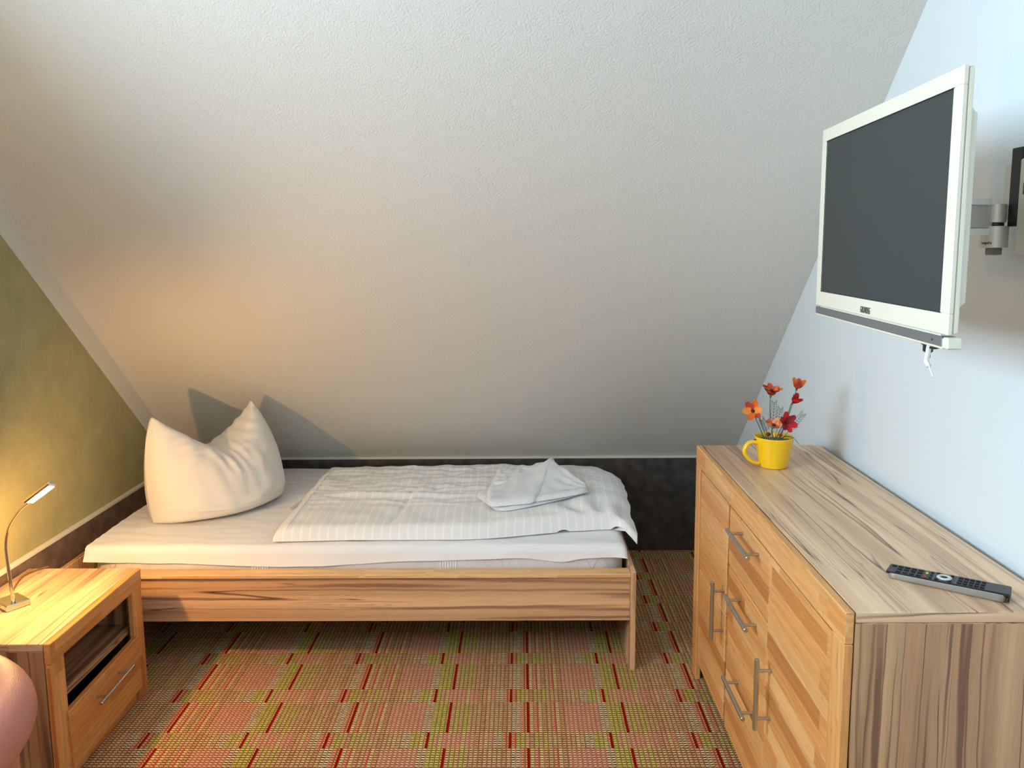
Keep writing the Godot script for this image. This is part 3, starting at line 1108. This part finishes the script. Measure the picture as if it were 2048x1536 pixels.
func sideboard() -> void:
	var o := thing("sideboard", "long wooden sideboard with two doors, three drawers and bar handles against the white wall", "sideboard", V(0.81, 0, 2.04))
	var xf := 0.5993
	var xb := 1.0157
	var d0 := 1.4127
	var d1 := 2.6749
	var st := mb()
	cbox(st, V(xf + 0.0205, H_CAB - 0.022, d0), V(xb, H_CAB, d1), 0.0015, 2, Vector2(0.0, 0.33), Vector2(1.4, 0.62))
	part("top", st, M.veneer, o)
	for d in [d0, d1 - 0.018]:
		st = mb()
		cbox(st, V(xf + 0.0205, 0, d), V(xb, H_CAB - 0.0225, d + 0.018), 0.001, 1, Vector2(0.15, -0.05), Vector2(1.4, 0.5))
		part("side_panel", st, M.veneer_side, o)
	st = mb()
	cbox(st, V(xf + 0.026, 0.062, d0 + 0.0185), V(xb - 0.003, H_CAB - 0.023, d1 - 0.0185), 0.0)
	part("carcass", st, M.gap, o)
	st = mb()
	cbox(st, V(xf + 0.06, 0, d0 + 0.0185), V(xf + 0.08, 0.0615, d1 - 0.0185), 0.0)
	part("plinth", st, M.carcass, o)
	st = mb()
	cbox(st, V(xf, 0.7585, d0 - 0.001), V(xf + 0.018, H_CAB, d1 + 0.001), 0.002, 2, Vector2(0.1, 0.02))
	part("front_frieze", st, M.stave, o)
	for d in [d0 - 0.001, d1 - 0.059]:
		st = mb()
		cbox(st, V(xf, 0, d), V(xf + 0.018, 0.758, d + 0.060), 0.002, 1, Vector2(0.2 * d, 0.11 * d))
		part("post", st, M.stave, o)
	var xd := xf + 0.005      # door and drawer fronts sit a little behind the frieze
	for k in [[1.4760, 1.873, 1.829], [2.266, 2.612, 2.282]]:
		var dn := Node3D.new()
		dn.name = "door"
		o.add_child(dn, true)
		var idx := 0
		for p in [[0.4080, 0.7480], [0.066, 0.4050]]:
			st = mb()
			cbox(st, V(xd, p[0], k[0]), V(xd + 0.019, p[1], k[1]), 0.0025, 2, Vector2(0.37 * k[0], 0.31 * k[1] + 0.2 * idx))
			var q := part("door_panel", st, M.stave, dn)
			q.transform = Transform3D(Basis(), -o.position)
			idx += 1
		bar_handle(V(xd - 0.036, 0.318, k[2]), V(xd - 0.036, 0.503, k[2]), o, xd)
		# the handle belongs to the door
		var hd := o.get_child(o.get_child_count() - 1)
		o.remove_child(hd)
		hd.name = "handle"
		dn.add_child(hd, true)
	var idx := 0
	for p in [[0.5735, 0.7480, 0.717], [0.3275, 0.5695, 0.525], [0.066, 0.3235, 0.281]]:
		var dn := Node3D.new()
		dn.name = "drawer"
		o.add_child(dn, true)
		st = mb()
		cbox(st, V(xd, p[0], 1.8770), V(xd + 0.019, p[1], 2.244), 0.0025, 2, Vector2(0.23 + 0.3 * idx, 0.17 * idx + 0.05))
		var q := part("drawer_front", st, M.stave, dn)
		q.transform = Transform3D(Basis(), -o.position)
		bar_handle(V(xd - 0.036, p[2], 1.930), V(xd - 0.036, p[2], 2.138), o, xd)
		var hd := o.get_child(o.get_child_count() - 1)
		o.remove_child(hd)
		hd.name = "handle"
		dn.add_child(hd, true)
		idx += 1


# ------------------------------------------------------------------ mug with artificial flowers
func mug_and_flowers() -> void:
	var c := V(0.776, H_CAB, 2.405)
	var o := thing("mug", "bright yellow glazed mug holding artificial flowers at the far end of the sideboard", "mug", c)
	var st := mb()
	lathe(st, [Vector2(0.0, 0.0), Vector2(0.036, 0.0), Vector2(0.0405, 0.0015), Vector2(0.0425, 0.005), Vector2(0.0455, 0.020), Vector2(0.050, 0.045), Vector2(0.0545, 0.070), Vector2(0.0575, 0.092), Vector2(0.0582, 0.0945), Vector2(0.0572, 0.0965), Vector2(0.0558, 0.0955), Vector2(0.0545, 0.090), Vector2(0.0515, 0.070), Vector2(0.047, 0.045), Vector2(0.040, 0.012), Vector2(0.0, 0.010)], Vector3.ZERO, 56)
	part("body", st, M.yellow, o, false)
	st = mb()
	var dir := Vector3(-0.99, 0, 0.12)
	var hp := []
	for k in [[0.0535, 0.078], [0.070, 0.0805], [0.085, 0.074], [0.0935, 0.058], [0.0915, 0.042], [0.078, 0.026], [0.062, 0.0155], [0.0455, 0.013]]:
		hp.append(dir * k[0] + Vector3(0, k[1], 0))
	var path := curve(hp, 30)
	surf(st, 30, 16, func(u: float, v: float) -> Vector3:
		var i := roundi(u * 30)
		var t: Vector3 = (path[mini(i + 1, 30)] - path[maxi(i - 1, 0)]).normalized()
		var side := Vector3(-dir.z, 0, dir.x)
		var n := t.cross(side)
		return path[i] + (n * cos(v * TAU) * 0.0060 + side * sin(v * TAU) * 0.0085), false, true)
	part("handle", st, M.yellow, o, false)
	st = mb()
	lathe(st, [Vector2(0.0, 0.083), Vector2(0.03, 0.0835), Vector2(0.0525, 0.081), Vector2(0.050, 0.06), Vector2(0.0, 0.06)], Vector3.ZERO, 32)
	part("filler", st, M.foam, o, false)

	var orange := [Color(0.88, 0.36, 0.10), Color(0.95, 0.55, 0.22), Color(0.72, 0.22, 0.08)]
	var rust := [Color(0.74, 0.27, 0.10), Color(0.85, 0.42, 0.18), Color(0.58, 0.14, 0.07)]
	var red := [Color(0.72, 0.03, 0.05), Color(0.82, 0.08, 0.10), Color(0.55, 0.02, 0.04)]
	var peach := [Color(0.88, 0.45, 0.25), Color(0.95, 0.62, 0.42), Color(0.80, 0.34, 0.18)]
	var g := "artificial flowers in the yellow mug"
	flower("flower", "tallest orange cup-shaped artificial flower, leaning to the right above the mug", V(0.838, 1.068, 2.40), Vector3(0.10, 0.95, 0.28), 6, 0.0336, 0.72, orange, V(0.792, 0.91, 2.40), g)
	flower("flower_001", "red half-open artificial flower just below the tallest orange one", V(0.823, 1.027, 2.385), Vector3(0.45, 0.75, 0.45), 4, 0.0302, 0.85, red, V(0.784, 0.91, 2.41), g)
	flower("flower_002", "double rust-orange artificial flower at the top middle of the bunch", V(0.760, 1.047, 2.40), Vector3(0.05, 0.93, 0.30), 7, 0.0314, 0.62, rust, V(0.772, 0.91, 2.40), g, true)
	flower("flower_003", "open orange artificial flower with dark heart, leftmost of the bunch", V(0.704, 1.001, 2.39), Vector3(-0.35, 0.30, 0.88), 6, 0.0336, 0.25, orange, V(0.748, 0.91, 2.41), g)
	flower("flower_004", "large red artificial flower facing the room low on the right of the bunch", V(0.800, 0.968, 2.375), Vector3(0.25, 0.25, 0.93), 6, 0.0358, 0.30, red, V(0.782, 0.91, 2.39), g)
	flower("flower_005", "flat peach artificial flower low in the middle, just above the mug", V(0.764, 0.957, 2.375), Vector3(-0.05, 0.88, 0.45), 8, 0.0291, 0.25, peach, V(0.766, 0.91, 2.38), g)
	# buds
	bud("flower_bud", "small beige closed bud above the leftmost orange flower", V(0.713, 1.030, 2.405), V(0.752, 0.91, 2.40), Color(0.62, 0.50, 0.28), 0.0055)
	bud("flower_bud_001", "small red bud at the right side of the mug's mouth", V(0.786, 0.927, 2.375), V(0.786, 0.907, 2.378), Color(0.62, 0.12, 0.08), 0.006)
	bud("flower_bud_002", "small brown bud near the middle of the mug's mouth", V(0.752, 0.927, 2.385), V(0.756, 0.907, 2.388), Color(0.33, 0.13, 0.10), 0.007)
	# a loose red bloom lying in the mug's mouth
	var pm := mb()
	petal_mesh(pm, 0.034, 0.022, 0.2)
	var lb := solo("fallen_petal", pm, petal_mat(red[2], 0), "dark red petal lying inside the left of the mug's mouth", "petal")
	lb.transform = Transform3D(Basis.from_euler(Vector3(0.5, 2.6, -0.25)), V(0.742, 0.9095, 2.395))
	# feathery leaf sprays
	spray("leaf_spray", "feathery green leaf spray rising behind the double rust flower", V(0.766, 0.905, 2.41), V(0.774, 1.022, 2.41))
	spray("leaf_spray_001", "feathery green leaf spray reaching out right past the red flowers", V(0.796, 0.905, 2.40), V(0.862, 0.985, 2.41))
	spray("leaf_spray_002", "feathery green leaf spray standing beside the big red flower", V(0.778, 0.905, 2.405), V(0.797, 1.000, 2.42))
	spray("leaf_spray_003", "short feathery leaf spray behind the flat peach flower", V(0.758, 0.905, 2.41), V(0.742, 0.965, 2.42))
	# arching blades over the rim
	st = mb()
	tube(st, curve([V(0.786, 0.907, 2.40), V(0.805, 0.922, 2.385), V(0.826, 0.919, 2.375), V(0.839, 0.903, 2.366)], 20), 0.0022, 6, 0.0006)
	solo("grass_blade", st, M.leaf, "single green grass blade arching over the mug's right rim", "leaf")
	st = mb()
	tube(st, curve([V(0.779, 0.907, 2.385), V(0.800, 0.917, 2.37), V(0.818, 0.912, 2.38), V(0.815, 0.908, 2.42)], 20), 0.0018, 6, 0.0006)
	solo("grass_blade_001", st, M.leaf, "curled green grass blade lying inside the mug's right rim", "leaf")


var petal_mats := {}

func petal_mat(c: Color, k: int) -> StandardMaterial3D:
	var key := "%s%d" % [c.to_html(), k]
	if not petal_mats.has(key):
		var m := mat(c, 0.65)
		m.backlight_enabled = true
		m.backlight = c * 0.35
		petal_mats[key] = m
	return petal_mats[key]


# petal along +x from the origin, bowl opening towards +y, with a small thickness
func petal_mesh(st: SurfaceTool, length: float, width: float, cup: float) -> void:
	var f := func(u: float, v: float, lift: float) -> Vector3:
		var s := v * 2.0 - 1.0
		var w := width / 2.0 * pow(sin(pow(u, 0.75) * PI * 0.93 + 0.05), 0.7) * (1.0 + 0.05 * sin(u * 9.0))
		var notch := 1.0 - 0.10 * (1.0 - absf(s)) * smoothstep(0.85, 1.0, u) * 0.6
		return Vector3(u * length * notch, cup * length * (u * u * 0.35 + s * s * 0.16 * sin(u * PI)) + lift, s * w)
	surf(st, 9, 6, func(u: float, v: float) -> Vector3: return f.call(u, v, 0.0005), false, false, Vector3.UP)
	surf(st, 9, 6, func(u: float, v: float) -> Vector3: return f.call(u, v, -0.0003), false, false, Vector3.DOWN)


func flower(called: String, label: String, at: Vector3, facing: Vector3, count: int, length: float, cup: float, cols: Array, root: Vector3, group: String, double := false) -> void:
	var o := Node3D.new()
	o.name = called
	add_child(o, true)
	o.position = root
	o.set_meta("label", label)
	o.set_meta("category", "flower")
	o.set_meta("group", group)
	facing = facing.normalized()
	var u := facing.cross(Vector3(0.2, 0.1, 0.97)).normalized()
	var w := facing.cross(u)
	var b := Basis(u, facing, w)
	var st := mb()
	var mid := root.lerp(at, 0.5) + Vector3(0.006 * signf(at.x - 0.776), 0.012, 0.0)
	tube(st, curve([root, mid, at - facing * 0.010, at - facing * 0.002], 16), 0.0016, 7, 0.0011)
	part("stem", st, M.stem, o)
	# calyx
	st = mb()
	ball(st, Vector3.ZERO, Vector3(0.0035, 0.005, 0.0035), 6, 10)
	var cal := part("calyx", st, M.stem, o, false)
	cal.transform = Transform3D(b, at - facing * 0.004 - root)
	var pm := mb()
	petal_mesh(pm, length, length * 0.66, 0.55)
	var mesh := pm.commit()
	for ring in (2 if double else 1):
		for k in count:
			var p := MeshInstance3D.new()
			p.name = "petal"
			p.mesh = mesh
			p.material_override = petal_mat(cols[(k + ring) % cols.size()], 0)
			o.add_child(p, true)
			var turn := TAU * (k + 0.5 * ring) / count + rng.randf_range(-0.12, 0.12)
			var tip := cup + rng.randf_range(-0.12, 0.12) + (0.0 if ring == 0 else -0.35)
			var q := b * Basis(Vector3.UP, turn) * Basis(Vector3(0, 0, 1), tip)
			p.transform = Transform3D(q.scaled_local(Vector3.ONE * rng.randf_range(0.9, 1.05)), at - root + facing * (0.014 if ring else 0.0) + q * Vector3(0.0012, 0, 0))
	st = mb()
	ball(st, Vector3(0, 0.003, 0), Vector3(0.0055, 0.0045, 0.0055), 8, 12)
	for k in 9:
		var a := TAU * k / 9.0
		ball(st, Vector3(0.004 * cos(a), 0.006, 0.004 * sin(a)), Vector3(0.0014, 0.0022, 0.0014), 4, 6)
	var hd := part("flower_centre", st, mat(Color(0.33, 0.13, 0.05), 0.8), o, false)
	hd.transform = Transform3D(b, at - root + facing * (0.012 if double else 0.0))


func bud(called: String, label: String, at: Vector3, root: Vector3, c: Color, r: float) -> void:
	var o := Node3D.new()
	o.name = called
	add_child(o, true)
	o.position = root
	o.set_meta("label", label)
	o.set_meta("category", "bud")
	var st := mb()
	tube(st, curve([root, root.lerp(at, 0.5) + Vector3(-0.002, 0.004, 0), at], 10), 0.0013, 6)
	part("stem", st, M.stem, o)
	st = mb()
	surf(st, 10, 12, func(u: float, v: float) -> Vector3:
		var rr := r * pow(sin(u * PI), 0.8) * (1.0 + 0.10 * cos(v * TAU * 5.0))
		return at + Vector3(rr * cos(v * TAU), r * (2.0 * u - 0.7), rr * sin(v * TAU)), false, true)
	part("bud_head", st, mat(c, 0.6), o)


func spray(called: String, label: String, a: Vector3, b: Vector3) -> void:
	var o := Node3D.new()
	o.name = called
	add_child(o, true)
	o.position = a
	o.set_meta("label", label)
	o.set_meta("category", "leaf")
	o.set_meta("group", "feathery leaf sprays in the mug")
	var st := mb()
	var pts := curve([a, a.lerp(b, 0.5) + Vector3(0.002, 0.006, 0.002), b], 14)
	tube(st, pts, 0.0011, 5, 0.0005)
	part("stem", st, M.stem, o)
	st = mb()
	for i in range(6, 15):
		for s in [-1.0, 1.0]:
			var t: Vector3 = (pts[mini(i + 1, 14)] - pts[i - 1]).normalized()
			var side: Vector3 = t.cross(Vector3(0.1, 0.2, 0.97)).normalized() * s
			var l := 0.020 * (1.0 - 0.45 * (i - 6) / 9.0)
			var p0: Vector3 = pts[i]
			var p1: Vector3 = p0 + (side * 0.8 + t * 0.75 + Vector3(0, 0, rng.randf_range(-0.3, 0.3))) * l
			tube(st, [p0, p0.lerp(p1, 0.5) + side * 0.002, p1], 0.0007, 4, 0.0003)
			var q: Vector3 = p0.lerp(p1, 0.55)
			tube(st, [q, q + (t + side * 0.2) * l * 0.45], 0.0005, 4, 0.0003)
	var lf := part("leaflets", st, M.leaf, o)
	lf.set_meta("kind", "stuff")


# ------------------------------------------------------------------ remote control
func remote() -> void:
	var o := thing("remote_control", "slim black and silver television remote lying diagonally on the sideboard's near end", "remote", V(0.8443, H_CAB + 0.0005, 1.5238))
	o.rotation.y = -0.634
	var L := 0.216
	var W := 0.047
	var st := mb()
	# silver wedge body, thicker at the near end
	surf(st, 24, 28, func(u: float, v: float) -> Vector3:
		var x := (u - 0.5) * L
		var t := 0.0125 + 0.0055 * u
		var k := 1.0
		if u < 0.02 or u > 0.98:
			k = 0.96
		if u == 0.0 or u == 1.0:
			k = 0.0
		var a := v * TAU
		var c := signf(cos(a)) * pow(absf(cos(a)), 0.28)
		var s := signf(sin(a)) * pow(absf(sin(a)), 0.28)
		return Vector3(x, t / 2.0 + s * t / 2.0 * k, c * W / 2.0 * k), false, true)
	part("body", st, mat(Color(0.62, 0.60, 0.56), 0.4, 0.5), o, false)
	var tilt := atan2(0.0055, L)
	var plate := Node3D.new()
	plate.name = "face"
	o.add_child(plate, true)
	plate.position = Vector3(0, 0.0155, 0)
	plate.rotation.z = tilt
	st = mb()
	cbox(st, Vector3(-L / 2 + 0.001, -0.0035, -W / 2 + 0.001), Vector3(L / 2 - 0.0005, 0.0016, W / 2 - 0.001), 0.0007)
	part("face_plate", st, M.remote_top, plate, false)
	st = mb()
	cbox(st, Vector3(L / 2 - 0.002, -0.016, -W / 2 + 0.002), Vector3(L / 2 + 0.0008, 0.001, W / 2 - 0.003), 0.001)
	part("end_cap", st, M.black, plate, false)
	var bs := mb()
	cbox(bs, Vector3(-0.0044, 0.0012, -0.0026), Vector3(0.0044, 0.0036, 0.0026), 0.0010)
	var bm := bs.commit()
	var put := func(x: float, z: float, m: Material, sc := Vector3.ONE) -> void:
		var b := MeshInstance3D.new()
		b.name = "button"
		b.mesh = bm
		b.material_override = m
		plate.add_child(b, true)
		b.transform = Transform3D(Basis().scaled(sc), Vector3(x, 0, z))
	var x0 := -L / 2
	for r in 5:
		for c in 3:
			if r == 0 and c != 0:
				continue
			put.call(x0 + 0.010 + 0.0125 * r, -0.0145 + 0.0135 * c + (0.003 if c == 2 else 0.0), M.button)
	for k in 4:
		var cm := mat([Color(0.20, 0.55, 0.50), Color(0.85, 0.75, 0.22), Color(0.20, 0.45, 0.20), Color(0.80, 0.15, 0.13)][k], 0.5)
		put.call(x0 + 0.0725, -0.0165 + 0.0110 * k, cm, Vector3(0.55, 1, 0.9))
	for c in 3:
		put.call(x0 + 0.081, -0.0145 + 0.0145 * c, M.button, Vector3(0.5, 1, 1))
	# navigation ring
	st = mb()
	lathe(st, [Vector2(0.0070, 0.0012), Vector2(0.0072, 0.0034), Vector2(0.0085, 0.0040), Vector2(0.0120, 0.0040), Vector2(0.0135, 0.0032), Vector2(0.0137, 0.0012)], Vector3(x0 + 0.104, 0, 0.0), 36)
	part("navigation_ring", st, mat(Color(0.80, 0.80, 0.79), 0.35), plate, false)
	st = mb()
	lathe(st, [Vector2(0.0, 0.0034), Vector2(0.0055, 0.0032), Vector2(0.0062, 0.0012)], Vector3(x0 + 0.104, 0, 0.0), 24)
	part("button", st, M.button, plate, false)
	for r in 2:
		put.call(x0 + 0.092 + 0.024 * r, -0.0165, M.button, Vector3(0.7, 1, 0.8))
		put.call(x0 + 0.092 + 0.024 * r, 0.0165, M.button, Vector3(0.7, 1, 0.8))
	for r in 5:
		for c in 3:
			put.call(x0 + 0.132 + 0.0098 * r, -0.0145 + 0.0140 * c, M.button, Vector3(0.85, 1, 1.1))
	st = mb()
	cbox(st, Vector3(x0 + 0.1255, 0.0010, -W / 2 + 0.001), Vector3(x0 + 0.1265, 0.0020, W / 2 - 0.001), 0.0)
	cbox(st, Vector3(x0 + 0.0865, 0.0010, -W / 2 + 0.001), Vector3(x0 + 0.0875, 0.0020, W / 2 - 0.001), 0.0)
	part("divider", st, M.grey_plastic, plate, false)


# ------------------------------------------------------------------ television
func tv() -> void:
	var o := thing("television", "white framed flat television with dark screen on the white wall", "television", Vector3.ZERO)
	var A := V(0.686, 1.340, 1.86)
	var B := V(0.642, 1.340, 1.20)
	var dx := (B - A).normalized()
	var nz := dx.cross(Vector3.UP).normalized()
	o.transform = Transform3D(Basis(dx, Vector3.UP, nz), A)
	var W := 0.6615
	var H0 := 0.0235      # bottom of the white frame
	var H1 := 0.4175
	var st := mb()
	# frame ring with a bevelled inner lip
	var s0 := Vector2(0.0305, 0.0560)
	var s1 := Vector2(0.6320, 0.3900)
	for b in [[0.0, H0, W, s0.y], [0.0, s1.y, W, H1], [0.0, s0.y, s0.x, s1.y], [s1.x, s0.y, W, s1.y]]:
		cbox(st, Vector3(b[0], b[1], -0.007), Vector3(b[2], b[3], 0.0), 0.001)
	part("frame", st, M.tv_white, o, false)
	st = mb()
	var e := 0.0025
	for b in [[s0.x - e, s0.y - e, s1.x + e, s0.y], [s0.x - e, s1.y, s1.x + e, s1.y + e], [s0.x - e, s0.y, s0.x, s1.y], [s1.x, s0.y, s1.x + e, s1.y]]:
		cbox(st, Vector3(b[0], b[1], -0.009), Vector3(b[2], b[3], -0.0005), 0.0)
	part("inner_bezel", st, M.black, o, false)
	st = mb()
	cbox(st, Vector3(s0.x, s0.y, -0.0075), Vector3(s1.x, s1.y, -0.003), 0.0)
	part("screen", st, M.screen, o, false)
	st = mb()
	cbox(st, Vector3(0.002, H0 + 0.002, -0.0165), Vector3(W - 0.001, H1 - 0.002, -0.0078), 0.003)
	cbox(st, Vector3(0.06, 0.06, -0.055), Vector3(W - 0.06, H1 - 0.05, -0.0166), 0.012)
	part("back_shell", st, M.tv_white, o, false)
	# speaker bar under the frame
	st = mb()
	cbox(st, Vector3(0.0, 0.0045, -0.022), Vector3(W - 0.0185, 0.0195, 0.0), 0.001)
	var bar := part("speaker_bar", st, M.grey_plastic, o, false)
	st = mb()
	cbox(st, Vector3(W - 0.0183, 0.0010, -0.024), Vector3(W, 0.0195, 0.0002), 0.003)
	cbox(st, Vector3(0.0, 0.0005, -0.024), Vector3(W - 0.0185, 0.0044, -0.0015), 0.001)
	part("bar_cap", st, M.tv_white, bar, false)
	st = mb()
	rod(st, Vector3(0.6115, 0.012, -0.001), Vector3(0.6115, 0.012, 0.0006), 0.0022, 10)
	part("sensor", st, M.black, bar, false)
	st = mb()
	cbox(st, Vector3(0.02, 0.0197, -0.020), Vector3(W - 0.03, 0.0232, -0.004), 0.0)
	part("gap_strip", st, M.tv_white, o, false)
	# maker's lettering
	text("logo", "GRUNDIG", 0.0125, Vector3(0.317, 0.0352, 0.0003), 0.051, M.dark_print, o)
	# plug and leads hanging under the back
	st = mb()
	tube(st, curve([Vector3(0.485, 0.004, -0.030), Vector3(0.505, -0.004, -0.028), Vector3(0.535, -0.009, -0.028), Vector3(0.565, -0.007, -0.028), Vector3(0.590, 0.003, -0.030)], 24), 0.0024, 8)
	part("lead", st, M.black, o, false)
	st = mb()
	cbox(st, Vector3(0.521, -0.019, -0.036), Vector3(0.537, 0.004, -0.024), 0.002)
	cbox(st, Vector3(0.525, -0.028, -0.033), Vector3(0.535, -0.018, -0.027), 0.0015)
	cbox(st, Vector3(0.527, -0.034, -0.031), Vector3(0.530, -0.027, -0.029), 0.0005)
	part("plug", st, M.black, o, false)
	st = mb()
	tube(st, curve([Vector3(0.548, 0.002, -0.028), Vector3(0.540, -0.008, -0.027), Vector3(0.537, -0.020, -0.027), Vector3(0.533, -0.034, -0.027), Vector3(0.543, -0.040, -0.027)], 16), 0.0042, 8)
	tube(st, curve([Vector3(0.540, -0.036, -0.027), Vector3(0.550, -0.046, -0.027), Vector3(0.562, -0.056, -0.027)], 10), 0.0013, 7)
	part("cable_tie", st, M.white_plastic, o, false)


func text(called: String, words: String, height: float, at: Vector3, width: float, m: Material, parent: Node3D) -> MeshInstance3D:
	var t := TextMesh.new()
	var f := SystemFont.new()
	f.font_names = PackedStringArray(["Droid Sans"])
	f.font_weight = 700
	t.font = f
	t.text = words
	t.font_size = 64
	t.pixel_size = 0.01
	t.depth = 0.03
	var box := t.get_aabb()
	var o := MeshInstance3D.new()
	o.name = called
	o.mesh = t
	o.material_override = m
	parent.add_child(o, true)
	o.scale = Vector3(width / box.size.x, height / box.size.y, 0.02)
	o.position = at - Vector3(0, (box.position.y + box.size.y / 2.0) * o.scale.y, 0)
	return o


func wall_mount() -> void:
	var o := thing("wall_mount", "silver swivel television bracket with black cover on the right wall", "bracket", V(XR, 1.475, 1.65))
	var st := mb()
	cbox(st, V(0.996, 1.475, 1.52), V(XR - 0.0003, 1.668, 1.632), 0.003)
	part("column", st, M.alu, o)
	st = mb()
	cbox(st, V(1.000, 1.535, 1.633), V(XR - 0.0003, 1.692, 1.668), 0.001)
	part("black_cover", st, M.black, o)
	st = mb()
	cbox(st, V(1.010, 1.55, 1.6685), V(XR - 0.0003, 1.664, 1.705), 0.001)
	part("wall_plate", st, M.alu, o)
	st = mb()
	var j := Vector2(0.985, 1.685)
	rod(st, V(j.x, 1.5435, j.y), V(j.x, 1.5815, j.y), 0.020, 28)
	part("upper_joint", st, M.alu, o)
	st = mb()
	rod(st, V(j.x, 1.5365, j.y), V(j.x, 1.5435, j.y), 0.017, 24)
	part("joint_ring", st, M.black, o)
	st = mb()
	rod(st, V(j.x, 1.492, j.y), V(j.x, 1.5365, j.y), 0.026, 32)
	cbox(st, V(j.x - 0.005, 1.495, j.y - 0.022), V(1.000, 1.534, j.y + 0.0), 0.002)
	part("lower_joint", st, M.alu, o)
	st = mb()
	cbox(st, V(j.x - 0.010, 1.477, j.y - 0.012), V(j.x + 0.012, 1.4918, j.y + 0.012), 0.001)
	part("joint_foot", st, mat(Color(0.5, 0.49, 0.47), 0.5, 0.5), o)
	# arm towards the set's back
	var a := V(j.x - 0.012, 1.558, j.y)
	var b := V(0.722, 1.558, 1.560)
	var dx := (b - a).normalized()
	var bs := Basis(dx, Vector3.UP, dx.cross(Vector3.UP))
	var L := (b - a).length()
	st = mb()
	cbox(st, Vector3(0, -0.026, -0.010), Vector3(L, 0.020, 0.010), 0.002)
	var arm := part("arm", st, M.alu, o, false)
	arm.transform = Transform3D(bs, a - o.position)
	st = mb()
	cbox(st, Vector3(0.012, 0.0205, -0.012), Vector3(L, 0.036, 0.006), 0.002)
	cbox(st, Vector3(0.012, -0.040, -0.012), Vector3(L, -0.0265, 0.008), 0.002)
	var cover := part("cable_cover", st, M.white_plastic, o, false)
	cover.transform = arm.transform
	st = mb()
	cbox(st, V(0.7, 1.49, 1.50), V(0.722, 1.63, 1.62), 0.002)
	part("set_plate", st, M.alu, o)
	st = mb()
	rod(st, V(0.9985, 1.5965, 1.606), V(0.9985, 1.6195, 1.606), 0.0085, 16)
	part("red_clip", st, mat(Color(0.55, 0.10, 0.05), 0.4), o)
	var t := text("lettering", "vogel's", 0.0065, Vector3.ZERO, 0.020, M.black, o)
	var face := Vector3(-0.85, 0, 0.52).normalized()
	t.transform = Transform3D(Basis(Vector3.UP.cross(face), Vector3.UP, face) * Basis().scaled(t.scale), V(j.x, 1.502, j.y) + face * 0.0262 - o.position)


# ------------------------------------------------------------------ armchair
func armchair() -> void:
	var cx := -1.29
	var cd := 1.33
	var o := thing("armchair", "pink leather tub armchair with rolled arm and piped seam in the corner", "armchair", V(cx, 0, cd))
	var R := 0.286
	# U-shaped walk: right arm, round the back, left arm
	var walk := func(t: float) -> Array:
		var arm := 0.34
		var arc := PI * R
		var s := t * (2.0 * arm + arc)
		if s < arm:
			return [Vector2(R, -arm + s), Vector2(1, 0)]
		if s < arm + arc:
			var a := (s - arm) / R
			return [Vector2(R * cos(a), R * sin(a)), Vector2(cos(a), sin(a))]
		return [Vector2(-R, -(s - arm - arc)), Vector2(-1, 0)]
	var prof := []
	for k in [[0.052, 0.10], [0.042, 0.20], [0.032, 0.32], [0.024, 0.40], [0.019, 0.455], [0.022, 0.505], [0.034, 0.540]]:
		prof.append(Vector2(k[0], k[1]))
	for k in 19:
		var a := deg_to_rad(-38.0 + 250.0 * k / 18.0)
		prof.append(Vector2(0.060 * cos(a), 0.586 + 0.060 * sin(a)))
	for k in [[-0.056, 0.48], [-0.052, 0.38], [-0.050, 0.25], [-0.050, 0.10], [0.0, 0.097]]:
		prof.append(Vector2(k[0], k[1]))
	prof.append(prof[0])
	var n := prof.size() - 1
	var nz := fnl(101, 1.0)
	var st := mb()
	surf(st, 62, n, func(u: float, v: float) -> Vector3:
		var uu := clampf((u * 62.0 - 1.0) / 60.0, 0.0, 1.0)
		var w: Array = walk.call(uu)
		var p: Vector2 = prof[roundi(v * n)]
		if u == 0.0 or u == 1.0:
			p = Vector2(0.0, 0.40)      # close the two arm fronts
		var crease := 0.0015 * nz.get_noise_2d(uu * 160.0, v * 4.0) * smoothstep(0.3, 0.5, v)
		var q: Vector2 = w[0] + w[1] * (p.x + crease)
		return V(cx + q.x, p.y, cd + q.y), false, true)
	part("shell", st, M.leather, o)
	st = mb()
	var pts := []
	for i in 61:
		var w: Array = walk.call(i / 60.0)
		var a := deg_to_rad(125.0)
		var q: Vector2 = w[0] + w[1] * (0.0605 * cos(a))
		pts.append(V(cx + q.x, 0.586 + 0.0605 * sin(a), cd + q.y))
	tube(st, pts, 0.0026, 6)
	part("piping", st, M.seam, o)
	st = mb()
	rounded_body(st, V(cx - 0.215, 0.10, cd - 0.36), V(cx + 0.215, 0.30, cd + 0.20), 0.02, 24, 12)
	part("seat_base", st, M.leather, o)
	st = mb()
	rounded_body(st, V(cx - 0.213, 0.302, cd - 0.38), V(cx + 0.213, 0.42, cd + 0.19), 0.05, 24, 12, 0.2)
	part("seat_cushion", st, M.leather, o)
	for k in [[-0.2, -0.28], [0.2, -0.28], [-0.17, 0.17], [0.17, 0.17]]:
		st = mb()
		lathe(st, [Vector2(0, 0), Vector2(0.014, 0), Vector2(0.016, 0.004), Vector2(0.023, 0.105), Vector2(0, 0.105)], V(cx + k[0], 0, cd + k[1]), 16)
		part("leg", st, mat(Color(0.16, 0.09, 0.06), 0.4), o)
